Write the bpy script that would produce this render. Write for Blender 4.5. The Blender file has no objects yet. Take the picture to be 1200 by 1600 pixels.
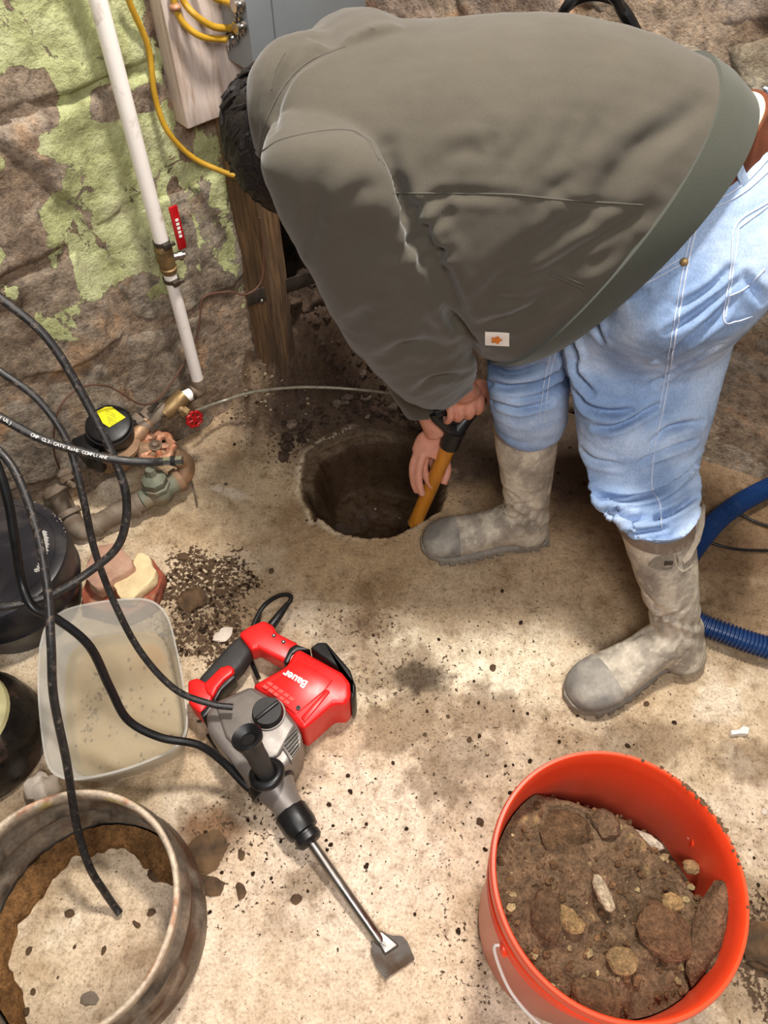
import bpy, bmesh, math, random
import numpy as np
from mathutils import Vector as V, Matrix
from mathutils.bvhtree import BVHTree
random.seed(7)
SC = bpy.context.scene
COL = SC.collection
# ------------------------------------------------------------------ camera
H = 1.36
TH = math.radians(53)
S_, C_ = math.sin(TH), math.cos(TH)
CAM = V((0, 0, H))
cd = bpy.data.cameras.new('camera')
cd.sensor_fit = 'VERTICAL'; cd.sensor_height = 36; cd.lens = 27
cd.clip_start = 0.02
cam = bpy.data.objects.new('camera', cd); COL.objects.link(cam)
cam.location = CAM; cam.rotation_euler = (math.radians(90) - TH, 0, 0)
SC.camera = cam
# ------------------------------------------------------------------ world, lights, exposure
w = bpy.data.worlds.new('world'); SC.world = w; w.use_nodes = True
w.node_tree.nodes['Background'].inputs[0].default_value = (.62, .58, .52, 1)
w.node_tree.nodes['Background'].inputs[1].default_value = .13
def area(name, loc, target, size, power, color):
    l = bpy.data.lights.new(name, 'AREA'); l.shape = 'DISK'; l.size = size; l.energy = power; l.color = color
    o = bpy.data.objects.new(name, l); COL.objects.link(o); o.location = loc
    o.rotation_euler = (V(target) - V(loc)).to_track_quat('-Z', 'Y').to_euler()
    return o
area('ceiling_lamp_or_fill', (.16, .98, 2.3), (.0, .6, 0), .22, 48, (1, .94, .86))
area('ceiling_lamp_or_fill', (.15, -.55, 2.1), (0, .7, .2), .7, 28, (1, .97, .95))  # broad fill behind the camera, added to brighten the sides facing it
SC.view_settings.view_transform = 'Standard'; SC.view_settings.look = 'None'
SC.view_settings.exposure = 0.1; SC.view_settings.gamma = 1
SC.view_settings.use_curve_mapping = False

# ------------------------------------------------------------------ geometry helpers
def ray(px, py):
    u = (px - 600) / 1200; v = (800 - py) / 1200
    return V((u, C_ + v * S_, -S_ + v * C_))
def at(px, py, z=0.0):
    r = ray(px, py); return CAM + r * ((z - H) / r.z)
def aty(px, py, y):
    r = ray(px, py); return CAM + r * (y / r.y)
def dep(px, py, t): return CAM + ray(px, py) * t
def proj(p):
    p = V(p) - CAM
    f = p.y * C_ - p.z * S_; up = p.y * S_ + p.z * C_
    return 600 + 1200 * p.x / f, 800 - 1200 * up / f
# left wall plane
WD = V((.75, .66, 0)).normalized(); WN = V((WD.y, -WD.x, 0)); WA = at(400, 632, 0)
def onl(px, py, off=0.0):
    r = ray(px, py); return CAM + r * (((WA + WN * off) - CAM).dot(WN) / r.dot(WN))
# back wall plane
S_POST = (onl(405, 600) - WA).dot(WD); BC = WA + WD * (S_POST + .36); BR = at(1180, 742, 0); BD = (BR - BC).normalized(); BN = V((BD.y, -BD.x, 0))
def onb(px, py, off=0.0):
    r = ray(px, py); return CAM + r * (((BC + BN * off) - CAM).dot(BN) / r.dot(BN))

def lin(c):
    return tuple(((x / 255) / 12.92 if x / 255 <= .04045 else ((x / 255 + .055) / 1.055) ** 2.4) for x in c)

# vectorised perlin noise
_rng = np.random.RandomState(3)
_perm = np.concatenate([_rng.permutation(256)] * 3)
_g = _rng.normal(size=(256, 3)); _g /= np.linalg.norm(_g, axis=1)[:, None]
def pn(p):
    p = np.asarray(p, float); i = np.floor(p).astype(int); f = p - i; i &= 255
    u = f * f * f * (f * (f * 6 - 15) + 10)
    out = 0
    for dx in (0, 1):
        for dy in (0, 1):
            for dz in (0, 1):
                h = _perm[_perm[_perm[(i[:, 0] + dx) & 255] + ((i[:, 1] + dy) & 255)] + ((i[:, 2] + dz) & 255)]
                d = f - np.array([dx, dy, dz])
                w = (u[:, 0] if dx else 1 - u[:, 0]) * (u[:, 1] if dy else 1 - u[:, 1]) * (u[:, 2] if dz else 1 - u[:, 2])
                out = out + w * (_g[h] * d).sum(1)
    return out * 1.4
def fbm(p, o=4, s=1.0):
    p = np.asarray(p, float) * s; a = 1; r = 0; t = 0
    for k in range(o): r = r + a * pn(p + 17.3 * k); t += a; a *= .5; p = p * 2
    return r / t
def sstep(a, b, x):
    t = np.clip((x - a) / (b - a), 0, 1); return t * t * (3 - 2 * t)

def mesh_from(verts, faces, smooth=True, angle=None):
    me = bpy.data.meshes.new('mesh'); me.from_pydata([tuple(v) for v in verts], [], [tuple(f) for f in faces])
    me.update()
    if smooth:
        me.shade_smooth()
        if angle: me.set_sharp_from_angle(angle=math.radians(angle))
    return me
def wpos(o):
    p = V((0, 0, 0))
    while o: p += o.location; o = o.parent
    return p
def obj(name, me, mat=None, parent=None, angle=None):
    """link a mesh whose vertices are in world coordinates"""
    if isinstance(me, bmesh.types.BMesh):
        b = me; me = bpy.data.meshes.new(name); bmesh.ops.recalc_face_normals(b, faces=b.faces[:]); b.to_mesh(me); b.free()
        me.shade_smooth(); me.set_sharp_from_angle(angle=math.radians(angle or 40))
    me.name = name
    o = bpy.data.objects.new(name, me); COL.objects.link(o)
    if parent:
        o.parent = parent; me.transform(Matrix.Translation(-wpos(parent)))
    if mat:
        me.materials.clear(); me.materials.append(mat)
    return o
def recenter(o, p):
    o.data.transform(Matrix.Translation(-V(p))); o.location = p; return o
def tag(o, label, cat, group=None, kind=None):
    if label: o['label'] = label
    if cat: o['category'] = cat
    if group: o['group'] = group
    if kind: o['kind'] = kind
    return o
def thing(name, loc, label, cat, group=None):
    o = bpy.data.objects.new(name, None); COL.objects.link(o); o.location = loc; o.empty_display_size = .02
    return tag(o, label, cat, group)
def solo(name, me, mat, label, cat, group=None, angle=None, kind=None):
    o = obj(name, me, mat, None, angle)
    co = [v.co for v in o.data.vertices]
    mn = V((min(c.x for c in co), min(c.y for c in co), min(c.z for c in co)))
    mx = V((max(c.x for c in co), max(c.y for c in co), max(c.z for c in co)))
    recenter(o, V(((mn.x + mx.x) / 2, (mn.y + mx.y) / 2, mn.z)))
    return tag(o, label, cat, group, kind)

def crom(pts, n=8):
    P = [V(p) for p in pts]; P = [P[0] * 2 - P[1]] + P + [P[-1] * 2 - P[-2]]; out = []
    for i in range(1, len(P) - 2):
        for k in range(n):
            t = k / n; a, b, c, d = P[i - 1], P[i], P[i + 1], P[i + 2]
            out.append(.5 * ((2 * b) + (c - a) * t + (2 * a - 5 * b + 4 * c - d) * t * t + (3 * b - a - 3 * c + d) * t ** 3))
    out.append(P[-2]); return out
def interp(vals, n, m):
    x = np.linspace(0, 1, len(vals)); return list(np.interp(np.linspace(0, 1, m), x, vals))
def tube_data(pts, r, seg=10, cap=True, flat=None):
    P = [V(p) for p in pts]; m = len(P)
    R = r if isinstance(r, (list, tuple)) else [r] * m
    if len(R) != m: R = interp(R, 0, m)
    T = [(P[min(i + 1, m - 1)] - P[max(i - 1, 0)]).normalized() for i in range(m)]
    n = T[0].orthogonal().normalized()
    vs, fs = [], []
    for i in range(m):
        n = (n - T[i] * n.dot(T[i])).normalized(); b = T[i].cross(n)
        for k in range(seg):
            a = 2 * math.pi * k / seg
            vs.append(P[i] + (n * math.cos(a) + b * math.sin(a)) * R[i])
    for i in range(m - 1):
        for k in range(seg):
            k2 = (k + 1) % seg
            fs.append((i * seg + k, i * seg + k2, (i + 1) * seg + k2, (i + 1) * seg + k))
    if cap:
        fs.append(tuple(range(seg))[::-1]); fs.append(tuple((m - 1) * seg + k for k in range(seg)))
    return vs, fs
def tube(bm, pts, r, seg=10, smooth=0, cap=True):
    if smooth: pts = crom(pts, smooth)
    vs, fs = tube_data(pts, r, seg, cap); add(bm, vs, fs)
def add(bm, vs, fs):
    b = [bm.verts.new(v) for v in vs]
    for f in fs:
        try: bm.faces.new([b[i] for i in f])
        except ValueError: pass
    return b
def B(): return bmesh.new()
def frame(p, d, up=V((0, 0, 1))):
    z = V(d).normalized()
    x = V(up).cross(z)
    if x.length < 1e-3: x = V((1, 0, 0)).cross(z)
    x.normalize(); y = z.cross(x)
    return Matrix(((x.x, y.x, z.x, p[0]), (x.y, y.y, z.y, p[1]), (x.z, y.z, z.z, p[2]), (0, 0, 0, 1)))
def lathe(bm, prof, M=Matrix(), seg=32, wob=None):
    """prof: (r, z) along local z"""
    vs, fs = [], []; m = len(prof)
    for r, z in prof:
        for k in range(seg):
            a = 2 * math.pi * k / seg; q = r if wob is None else r * wob(a, z)
            vs.append(M @ V((q * math.cos(a), q * math.sin(a), z)))
    for i in range(m - 1):
        for k in range(seg):
            k2 = (k + 1) % seg; fs.append((i * seg + k, i * seg + k2, (i + 1) * seg + k2, (i + 1) * seg + k))
    if prof[0][0] > 1e-5: fs.append(tuple(range(seg))[::-1])
    if prof[-1][0] > 1e-5: fs.append(tuple((m - 1) * seg + k for k in range(seg)))
    b = add(bm, vs, fs)
    bmesh.ops.remove_doubles(bm, verts=b, dist=1e-6)
def lathe_open(bm, prof, M=Matrix(), seg=48):
    vs, fs = [], []; m = len(prof)
    for r, z in prof:
        for k in range(seg):
            a = 2 * math.pi * k / seg; vs.append(M @ V((r * math.cos(a), r * math.sin(a), z)))
    for i in range(m):
        j = (i + 1) % m
        for k in range(seg):
            k2 = (k + 1) % seg; fs.append((i * seg + k, i * seg + k2, j * seg + k2, j * seg + k))
    add(bm, vs, fs)
def prism(outline, a, b, bevel=0.0, seg=2, M=None):
    """outline: list of 2-D points; extruded a..b along z of M; returns bmesh"""
    bm = B()
    lo = [bm.verts.new(V((x, y, a))) for x, y in outline]; hi = [bm.verts.new(V((x, y, b))) for x, y in outline]
    n = len(outline)
    bm.faces.new(lo[::-1]); bm.faces.new(hi)
    for i in range(n): bm.faces.new((lo[i], lo[(i + 1) % n], hi[(i + 1) % n], hi[i]))
    bmesh.ops.recalc_face_normals(bm, faces=bm.faces[:])
    if bevel:
        es = [e for e in bm.edges if len(e.link_faces) == 2 and e.calc_face_angle(0) > math.radians(28)]
        bmesh.ops.bevel(bm, geom=es, offset=bevel, segments=seg, profile=.5, affect='EDGES', clamp_overlap=True)
    if M is not None: bmesh.ops.transform(bm, matrix=M, verts=bm.verts[:])
    return bm
def ppx(outline, z, z0, z1, bevel=0.0, seg=2):
    """prism whose outline is given by where it sits at height z"""
    o = [at(x, y, z) for x, y in outline]
    return prism([(p.x, p.y) for p in o], z0, z1, bevel, seg)
def box(c, s, bevel=0.0, M=None, seg=2):
    x, y, z = s[0] / 2, s[1] / 2, s[2] / 2
    bm = prism([(-x, -y), (x, -y), (x, y), (-x, y)], -z, z, bevel, seg)
    T = Matrix.Translation(V(c)) if M is None else M @ Matrix.Translation(V(c))
    bmesh.ops.transform(bm, matrix=T, verts=bm.verts[:]); return bm
def merge(bm, other):
    me = bpy.data.meshes.new('t'); other.to_mesh(me); other.free(); bm.from_mesh(me); bpy.data.meshes.remove(me)
def wallM(p, n, up=V((0, 0, 1))):
    """matrix with local x right, y up, z = n"""
    z = V(n).normalized(); x = up.cross(z).normalized(); y = z.cross(x)
    return Matrix(((x.x, y.x, z.x, p[0]), (x.y, y.y, z.y, p[1]), (x.z, y.z, z.z, p[2]), (0, 0, 0, 1)))
def pillow_rock(c, r, seed, squash=(1, 1, .7), rough=.25, sub=2, rot=0, flatb=True):
    bm = B(); bmesh.ops.create_icosphere(bm, subdivisions=sub, radius=1)
    vs = np.array([v.co[:] for v in bm.verts])
    n = fbm(vs + seed * 3.1, 3, .9); n2 = pn(vs * 2.6 + seed)
    q = vs * (1 + rough * 2 * n[:, None] + rough * .5 * n2[:, None])
    # facet
    rs = np.random.RandomState(seed)
    for _ in range(5):
        d = rs.normal(size=3); d /= np.linalg.norm(d); k = .72 + .2 * rs.rand()
        e = np.maximum(q @ d - k, 0); q -= e[:, None] * d * .85
    q *= np.array(squash) * r
    cr, sr = math.cos(rot), math.sin(rot)
    for v, p in zip(bm.verts, q):
        v.co = V((p[0] * cr - p[1] * sr + c[0], p[0] * sr + p[1] * cr + c[1], p[2] + c[2]))
    return bm
def setcol(me, cols, name='Col'):
    a = me.color_attributes.new(name, 'FLOAT_COLOR', 'POINT')
    c = np.ones((len(me.vertices), 4)); c[:, :3] = cols; a.data.foreach_set('color', c.ravel())
def setval(me, vals, name):
    a = me.attributes.new(name, 'FLOAT', 'POINT'); a.data.foreach_set('value', np.asarray(vals, dtype=np.float32))
def getv(me):
    a = np.empty(len(me.vertices) * 3); me.vertices.foreach_get('co', a); return a.reshape(-1, 3)
def getn(me):
    a = np.empty(len(me.vertices) * 3); me.vertex_normals.foreach_get('vector', a); return a.reshape(-1, 3)
def setv(me, v): me.vertices.foreach_set('co', np.asarray(v).ravel()); me.update()
def remesh(bm, voxel, smooth=4):
    bmesh.ops.recalc_face_normals(bm, faces=bm.faces[:])
    me = bpy.data.meshes.new('t'); bm.to_mesh(me); bm.free()
    o = bpy.data.objects.new('t', me); COL.objects.link(o)
    m = o.modifiers.new('r', 'REMESH'); m.mode = 'VOXEL'; m.voxel_size = voxel
    if smooth:
        s = o.modifiers.new('s', 'SMOOTH'); s.iterations = smooth; s.factor = .6
    dg = bpy.context.evaluated_depsgraph_get()
    out = bpy.data.meshes.new_from_object(o.evaluated_get(dg))
    bpy.data.objects.remove(o); bpy.data.meshes.remove(me)
    out.shade_smooth(); return out
def loft(bm, rings, seg=28, exp=2.3, cap=True):
    """rings: (center, a, b) half-axis vectors; rings may be offset superellipses"""
    vs, fs = [], []
    for c, a, b in rings:
        for k in range(seg):
            t = 2 * math.pi * k / seg; x, y = math.cos(t), math.sin(t)
            s = (abs(x) ** exp + abs(y) ** exp) ** (-1 / exp)
            vs.append(V(c) + V(a) * x * s + V(b) * y * s)
    m = len(rings)
    for i in range(m - 1):
        for k in range(seg):
            k2 = (k + 1) % seg; fs.append((i * seg + k, i * seg + k2, (i + 1) * seg + k2, (i + 1) * seg + k))
    if cap: fs.append(tuple(range(seg))[::-1]); fs.append(tuple((m - 1) * seg + k for k in range(seg)))
    add(bm, vs, fs)
def lerp_rings(rings, n):
    """smooth interpolation of rings"""
    cs = crom([r[0] for r in rings], n); as_ = crom([r[1] for r in rings], n); bs = crom([r[2] for r in rings], n)
    return list(zip(cs, as_, bs))
def bvh_of(o):
    me = o.data; M = Matrix.Translation(wpos(o))
    return BVHTree.FromPolygons([M @ v.co for v in me.vertices], [tuple(p.vertices) for p in me.polygons])
def cast(bvh, px, py, off=.001):
    d = ray(px, py).normalized(); h = bvh.ray_cast(CAM, d)
    if h[0] is None: return None, None
    n = h[1] if h[1].dot(d) < 0 else -h[1]
    return h[0] + n * off, n
def seam(bvh, pts, r, off=0, n=10, bm=None, seg=6):
    """a fine raised line lying on a surface"""
    bm = bm or B(); q = []
    for p in crom([V((x, y, 0)) for x, y in pts], n):
        h, _ = cast(bvh, p.x, p.y, off)
        if h is not None: q.append(h)
    if len(q) > 2: tube(bm, q, r, seg)
    return bm

# ------------------------------------------------------------------ materials
def nt(name):
    m = bpy.data.materials.new(name); m.use_nodes = True; n = m.node_tree.nodes; l = m.node_tree.links
    return m, n, l, n['Principled BSDF']
def mapping(n, l, scale=(1, 1, 1), coord='Object'):
    tc = n.new('ShaderNodeTexCoord'); mp = n.new('ShaderNodeMapping'); mp.inputs['Scale'].default_value = scale
    l.new(tc.outputs[coord], mp.inputs[0]); return mp.outputs[0]
def noise(n, l, vec, scale, detail=5, rough=.6, dist=0):
    t = n.new('ShaderNodeTexNoise'); t.inputs['Scale'].default_value = scale; t.inputs['Detail'].default_value = detail
    t.inputs['Roughness'].default_value = rough; t.inputs['Distortion'].default_value = dist
    if vec: l.new(vec, t.inputs['Vector'])
    return t.outputs[0]
def ramp(n, l, fac, stops):
    r = n.new('ShaderNodeValToRGB'); e = r.color_ramp.elements
    while len(e) > 1: e.remove(e[-1])
    for i, (p, c) in enumerate(stops):
        k = e[0] if i == 0 else e.new(p); k.position = p
        if not isinstance(c, (tuple, list)): c = (c, c, c)
        k.color = (*c[:3], 1)
    l.new(fac, r.inputs[0]); return r.outputs[0]
def math_(n, l, op, a, b=None, clamp=False):
    m = n.new('ShaderNodeMath'); m.operation = op; m.use_clamp = clamp
    for i, x in enumerate((a, b)):
        if x is None: continue
        if isinstance(x, (int, float)): m.inputs[i].default_value = x
        else: l.new(x, m.inputs[i])
    return m.outputs[0]
def mix(n, l, fac, a, b, blend='MIX'):
    m = n.new('ShaderNodeMix'); m.data_type = 'RGBA'; m.blend_type = blend
    for s, x in ((m.inputs[0], fac), (m.inputs[6], a), (m.inputs[7], b)):
        if isinstance(x, (int, float)): s.default_value = x
        elif isinstance(x, (tuple, list)): s.default_value = (*x[:3], 1)
        else: l.new(x, s)
    return m.outputs[2]
def bump(n, l, h, strength, dist, bsdf, prev=None):
    b = n.new('ShaderNodeBump'); b.inputs['Strength'].default_value = strength; b.inputs['Distance'].default_value = dist
    l.new(h, b.inputs['Height'])
    if prev: l.new(prev, b.inputs['Normal'])
    l.new(b.outputs[0], bsdf.inputs['Normal']); return b.outputs[0]
def attr(n, name, out='Color'):
    a = n.new('ShaderNodeAttribute'); a.attribute_name = name; return a.outputs[out]
def simple(name, c, rough=.5, metal=0, var=.12, scale=30, bs=.15, bd=.002, dirt=None, dscale=6, damt=.5, stretch=(1, 1, 1), spec=.5, coat=0):
    """plain coloured stuff with fine noise, optional dirt colour patches"""
    m, n, l, b = nt(name); c = lin(c)
    vec = mapping(n, l, stretch)
    f = noise(n, l, vec, scale, 6, .6)
    dk = tuple(x * (1 - var * 1.6) for x in c); lt = tuple(min(1, x * (1 + var)) for x in c)
    base = ramp(n, l, f, [(.3, dk), (.7, lt)])
    rgh = ramp(n, l, f, [(.3, max(.03, rough - .08)), (.7, min(1, rough + .08))])
    if dirt:
        f2 = noise(n, l, vec, dscale, 8, .65, .4)
        k = ramp(n, l, f2, [(1 - damt - .12 + .0, 0), (1 - damt + .08, 1)])
        base = mix(n, l, k, base, lin(dirt)); rgh = mix(n, l, k, rgh, (.85, .85, .85))
    l.new(base, b.inputs['Base Color']); l.new(rgh, b.inputs['Roughness'])
    b.inputs['Metallic'].default_value = metal; b.inputs['Specular IOR Level'].default_value = spec
    if coat: b.inputs['Coat Weight'].default_value = coat
    if bs: bump(n, l, f, bs, bd, b)
    return m

M = {}
def stone_wall_mat(name, painted):
    m, n, l, b = nt(name)
    geo = n.new('ShaderNodeNewGeometry'); pos = geo.outputs['Position']
    f1 = noise(n, l, pos, 9, 8, .62, .3); f2 = noise(n, l, pos, 46, 8, .7); f3 = noise(n, l, pos, 160, 5, .7)
    base = ramp(n, l, f1, [(.30, lin((112, 94, 80))), (.45, lin((156, 140, 124))), (.55, lin((172, 158, 144))), (.66, lin((190, 160, 132)))])
    base = mix(n, l, .75, base, ramp(n, l, f2, [(.34, (.30, .27, .24)), (.47, (.88, .87, .85)), (.62, (1.4, 1.35, 1.25))]), 'MULTIPLY')
    base = mix(n, l, .6, base, ramp(n, l, f3, [(.34, (.45, .43, .4)), (.5, (1, 1, 1)), (.7, (1.25, 1.25, 1.2))]), 'MULTIPLY')
    base = mix(n, l, 1.0, base, attr(n, 'Col'), 'MULTIPLY')
    h = math_(n, l, 'ADD', f2, math_(n, l, 'MULTIPLY', f3, .35))
    if painted:
        mp = n.new('ShaderNodeMapping'); mp.inputs['Scale'].default_value = (1, 1, .8); mp.inputs['Location'].default_value = (3.1, .4, 1.7); l.new(pos, mp.inputs[0])
        g1 = noise(n, l, mp.outputs[0], 14, 14, .68, .8)
        g2 = noise(n, l, mp.outputs[0], 60, 6, .7)
        k = math_(n, l, 'ADD', g1, math_(n, l, 'SUBTRACT', attr(n, 'paint', 'Fac'), .045))
        k = math_(n, l, 'ADD', k, math_(n, l, 'MULTIPLY', math_(n, l, 'SUBTRACT', g2, .5), .12))
        kk = ramp(n, l, k, [(.548, 0), (.562, 1)])
        edge = ramp(n, l, k, [(.55, 1), (.60, 0)])
        green = ramp(n, l, noise(n, l, mp.outputs[0], 13, 6, .6), [(.32, lin((152, 150, 108))), (.46, lin((190, 194, 140))), (.60, lin((212, 216, 166))), (.75, lin((170, 164, 134)))])
        green = mix(n, l, .55, green, ramp(n, l, f2, [(.33, (.5, .48, .38)), (.47, (.97, .97, .95)), (.65, (1.25, 1.25, 1.2))]), 'MULTIPLY')
        green = mix(n, l, math_(n, l, 'MULTIPLY', edge, .5), green, lin((224, 232, 170)))
        base = mix(n, l, kk, base, green)
        h = math_(n, l, 'ADD', h, math_(n, l, 'MULTIPLY', kk, .22))
    l.new(base, b.inputs['Base Color']); b.inputs['Roughness'].default_value = .9; b.inputs['Specular IOR Level'].default_value = .25
    bump(n, l, h, 1, .011, b)
    return m
M['wall_l'] = stone_wall_mat('painted_rubble', True)
M['wall_b'] = stone_wall_mat('bare_rubble', False)

def floor_mat():
    m, n, l, b = nt('concrete_floor')
    pos = n.new('ShaderNodeNewGeometry').outputs['Position']
    f1 = noise(n, l, pos, 7, 9, .62, .35); f2 = noise(n, l, pos, 42, 8, .72, .2); f3 = noise(n, l, pos, 210, 4, .75)
    base = mix(n, l, .7, attr(n, 'Col'), ramp(n, l, f1, [(.33, (.5, .41, .31)), (.46, (.95, .92, .88)), (.66, (1.18, 1.17, 1.16))]), 'MULTIPLY')
    base = mix(n, l, .7, base, ramp(n, l, f2, [(.34, (.42, .35, .27)), (.45, (.93, .9, .86)), (.64, (1.25, 1.24, 1.23))]), 'MULTIPLY')
    base = mix(n, l, .55, base, ramp(n, l, f3, [(.35, (.42, .37, .3)), (.48, (1, 1, 1)), (.66, (1.35, 1.35, 1.35))]), 'MULTIPLY')
    # crumbs of soil: threshold driven by the density attribute
    sp = math_(n, l, 'ADD', noise(n, l, pos, 120, 5, .66), math_(n, l, 'MULTIPLY', math_(n, l, 'SUBTRACT', attr(n, 'soil', 'Fac'), .5), .42))
    sp = math_(n, l, 'ADD', sp, math_(n, l, 'MULTIPLY', math_(n, l, 'SUBTRACT', f2, .5), .25))
    k = ramp(n, l, sp, [(.57, 0), (.60, 1)])
    base = mix(n, l, k, base, mix(n, l, f3, lin((44, 32, 22)), lin((104, 80, 56))))
    l.new(base, b.inputs['Base Color'])
    wet = attr(n, 'wet', 'Fac')
    l.new(math_(n, l, 'SUBTRACT', .88, math_(n, l, 'MULTIPLY', wet, .5)), b.inputs['Roughness'])
    b.inputs['Specular IOR Level'].default_value = .35
    h = math_(n, l, 'ADD', math_(n, l, 'ADD', f2, math_(n, l, 'MULTIPLY', f3, .3)), math_(n, l, 'MULTIPLY', k, .25))
    bump(n, l, h, .7, .004, b)
    return m
M['floor'] = floor_mat()

def vmat(name, rough, scale=60, var=.25, bs=.4, bd=.002, spec=.4, fine=300, fvar=.15, metal=0, stretch=(1, 1, 1), sheen=0):
    m, n, l, b = nt(name); vec = mapping(n, l, stretch)
    f = noise(n, l, vec, scale, 6, .65); g = noise(n, l, vec, fine, 3, .6)
    base = mix(n, l, 1.0, attr(n, 'Col'), ramp(n, l, f, [(.3, 1 - var), (.7, 1 + var * .7)]), 'MULTIPLY')
    base = mix(n, l, 1.0, base, ramp(n, l, g, [(.3, 1 - fvar), (.7, 1 + fvar)]), 'MULTIPLY')
    l.new(base, b.inputs['Base Color']); b.inputs['Roughness'].default_value = rough
    b.inputs['Specular IOR Level'].default_value = spec; b.inputs['Metallic'].default_value = metal
    b.inputs['Sheen Weight'].default_value = sheen
    bump(n, l, math_(n, l, 'ADD', f, math_(n, l, 'MULTIPLY', g, .4)), bs, bd, b)
    return m
M['soil'] = vmat('soil', .95, 70, .5, 1, .008, .2, 240, .35)
M['silt'] = vmat('silt', .6, 30, .12, .3, .002, .3, 160, .1)
M['denim'] = vmat('denim', .85, 40, .10, .25, .001, .2, 500, .16, stretch=(1, 1, .35))
M['fleece'] = vmat('fleece', .95, 14, .07, .15, .001, .12, 600, .08, sheen=.25)
M['boot'] = vmat('muddy_rubber', .75, 22, .22, .3, .001, .3, 120, .12)
M['rustring'] = vmat('rusty_steel', .6, 18, .35, .6, .002, .4, 150, .25, metal=.15)
M['bucket'] = vmat('orange_plastic', .36, 14, .07, .08, .001, .45, 200, .03)
M['skin'] = simple('skin', (205, 142, 118), .5, var=.1, scale=60, bs=.1, bd=.001)
M['hair'] = simple('hair', (26, 20, 20), .55, var=.3, scale=90, stretch=(1, 1, .15), bs=.8, bd=.004)
M['belt'] = simple('brown_leather', (108, 58, 38), .5, var=.2)
M['shirt'] = simple('cream_cotton', (232, 220, 190), .9, var=.06)
M['pvc'] = simple('white_pvc', (248, 242, 236), .42, var=.05, scale=8, bs=.05, dirt=(170, 140, 120), dscale=22, damt=.3)
M['steel'] = simple('steel', (150, 145, 140), .35, 1, var=.15, dirt=(92, 76, 60), dscale=16, damt=.32)
M['brightsteel'] = simple('bright_steel', (200, 198, 195), .25, 1, var=.1)
M['darksteel'] = simple('dark_steel', (84, 78, 72), .5, .7, var=.3, dirt=(98, 76, 58), dscale=14, damt=.4)
M['brass'] = simple('brass', (150, 124, 84), .45, .6, var=.25, dirt=(110, 90, 62), dscale=18, damt=.4)
M['bronze'] = simple('bronze', (176, 140, 108), .5, .5, var=.25, dirt=(140, 116, 92), dscale=14, damt=.45)
M['copper'] = simple('coppery_iron', (196, 146, 116), .55, .35, var=.3, dirt=(170, 96, 60), dscale=40, damt=.42)
M['oldpipe'] = simple('dusty_pipe', (142, 128, 112), .75, .15, var=.25, dirt=(116, 96, 76), dscale=12, damt=.45, bs=.3)
M['verdigris'] = simple('verdigris_valve', (128, 132, 114), .7, .2, var=.25, dirt=(150, 128, 100), dscale=14, damt=.4, bs=.3)
M['red'] = simple('red_plastic', (232, 30, 30), .36, var=.06, scale=20, bs=.04)
M['redenamel'] = simple('red_enamel', (176, 20, 26), .35, var=.12, scale=60)
M['black'] = simple('black_plastic', (22, 22, 24), .42, var=.2, scale=40, bs=.1)
M['grip'] = simple('charcoal_rubber', (50, 48, 48), .6, var=.15, scale=80, bs=.2)
M['silver'] = simple('grey_cast_housing', (134, 126, 120), .42, .35, var=.06, scale=40, bs=.06)
M['white'] = simple('white_print', (240, 236, 230), .6, var=.03, bs=0)
M['yellow'] = simple('yellow_sticker', (238, 226, 20), .5, var=.05, scale=120, bs=0)
M['yellowcable'] = simple('yellow_cable', (186, 144, 40), .45, var=.15, scale=30)
M['cable'] = simple('black_cable', (40, 38, 38), .45, var=.3, scale=90, dirt=(120, 104, 90), dscale=130, damt=.33)
M['cord'] = simple('black_cord', (20, 20, 22), .4, var=.2)
M['tub'] = simple('black_tub_plastic', (38, 38, 44), .35, var=.25, scale=5, dirt=(70, 62, 58), dscale=5, damt=.36, bs=.1)
M['wood'] = simple('old_timber', (126, 98, 68), .85, var=.42, scale=14, stretch=(9, 9, .8), bs=.8, bd=.006, dirt=(78, 62, 48), dscale=3, damt=.42)
M['whitewood'] = simple('whitewashed_board', (206, 190, 180), .8, var=.16, scale=10, stretch=(8, 8, .8), bs=.5, bd=.004, dirt=(158, 134, 112), dscale=7, damt=.36)
M['panel'] = simple('grey_enamel', (146, 152, 156), .5, .2, var=.08, scale=6)
M['shaft'] = simple('varnished_orange_shaft', (198, 128, 40), .32, var=.16, scale=16, stretch=(6, 6, .6), bs=.1)
M['hose'] = simple('blue_hose', (26, 58, 108), .38, var=.15, scale=12, dirt=(70, 92, 120), dscale=9, damt=.3)
M['brick'] = simple('red_brick', (158, 84, 60), .95, var=.3, scale=40, bs=.6, bd=.004, dirt=(182, 158, 130), dscale=9, damt=.42)
M['pinkstone'] = simple('pink_stone', (190, 148, 126), .9, var=.2, scale=20, bs=.6, bd=.006, dirt=(206, 180, 150), dscale=7, damt=.4)
M['creamstone'] = simple('cream_mortar_slab', (230, 206, 160), .95, var=.16, scale=26, bs=.7, bd=.005)
M['palestone'] = simple('pale_chip', (220, 205, 190), .9, var=.15, scale=30, bs=.5)
M['brownstone'] = simple('brown_stone', (98, 74, 50), .9, var=.5, scale=22, bs=.7, bd=.004)
M['orangepatch'] = simple('orange_thread', (226, 132, 44), .8, var=.15, scale=200)
M['stitch'] = simple('seam_thread', (196, 206, 224), .9, var=.1)
M['hoodieseam'] = simple('dark_seam', (80, 76, 68), .95, var=.1)
M['wirebare'] = simple('grey_tubing', (160, 156, 140), .35, .3, var=.25, scale=60)
M['brownwire'] = simple('brown_wire', (92, 62, 48), .7, var=.25)
M['cream'] = simple('cream_plastic', (196, 188, 138), .4, var=.12, scale=8, bs=.05)
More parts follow.
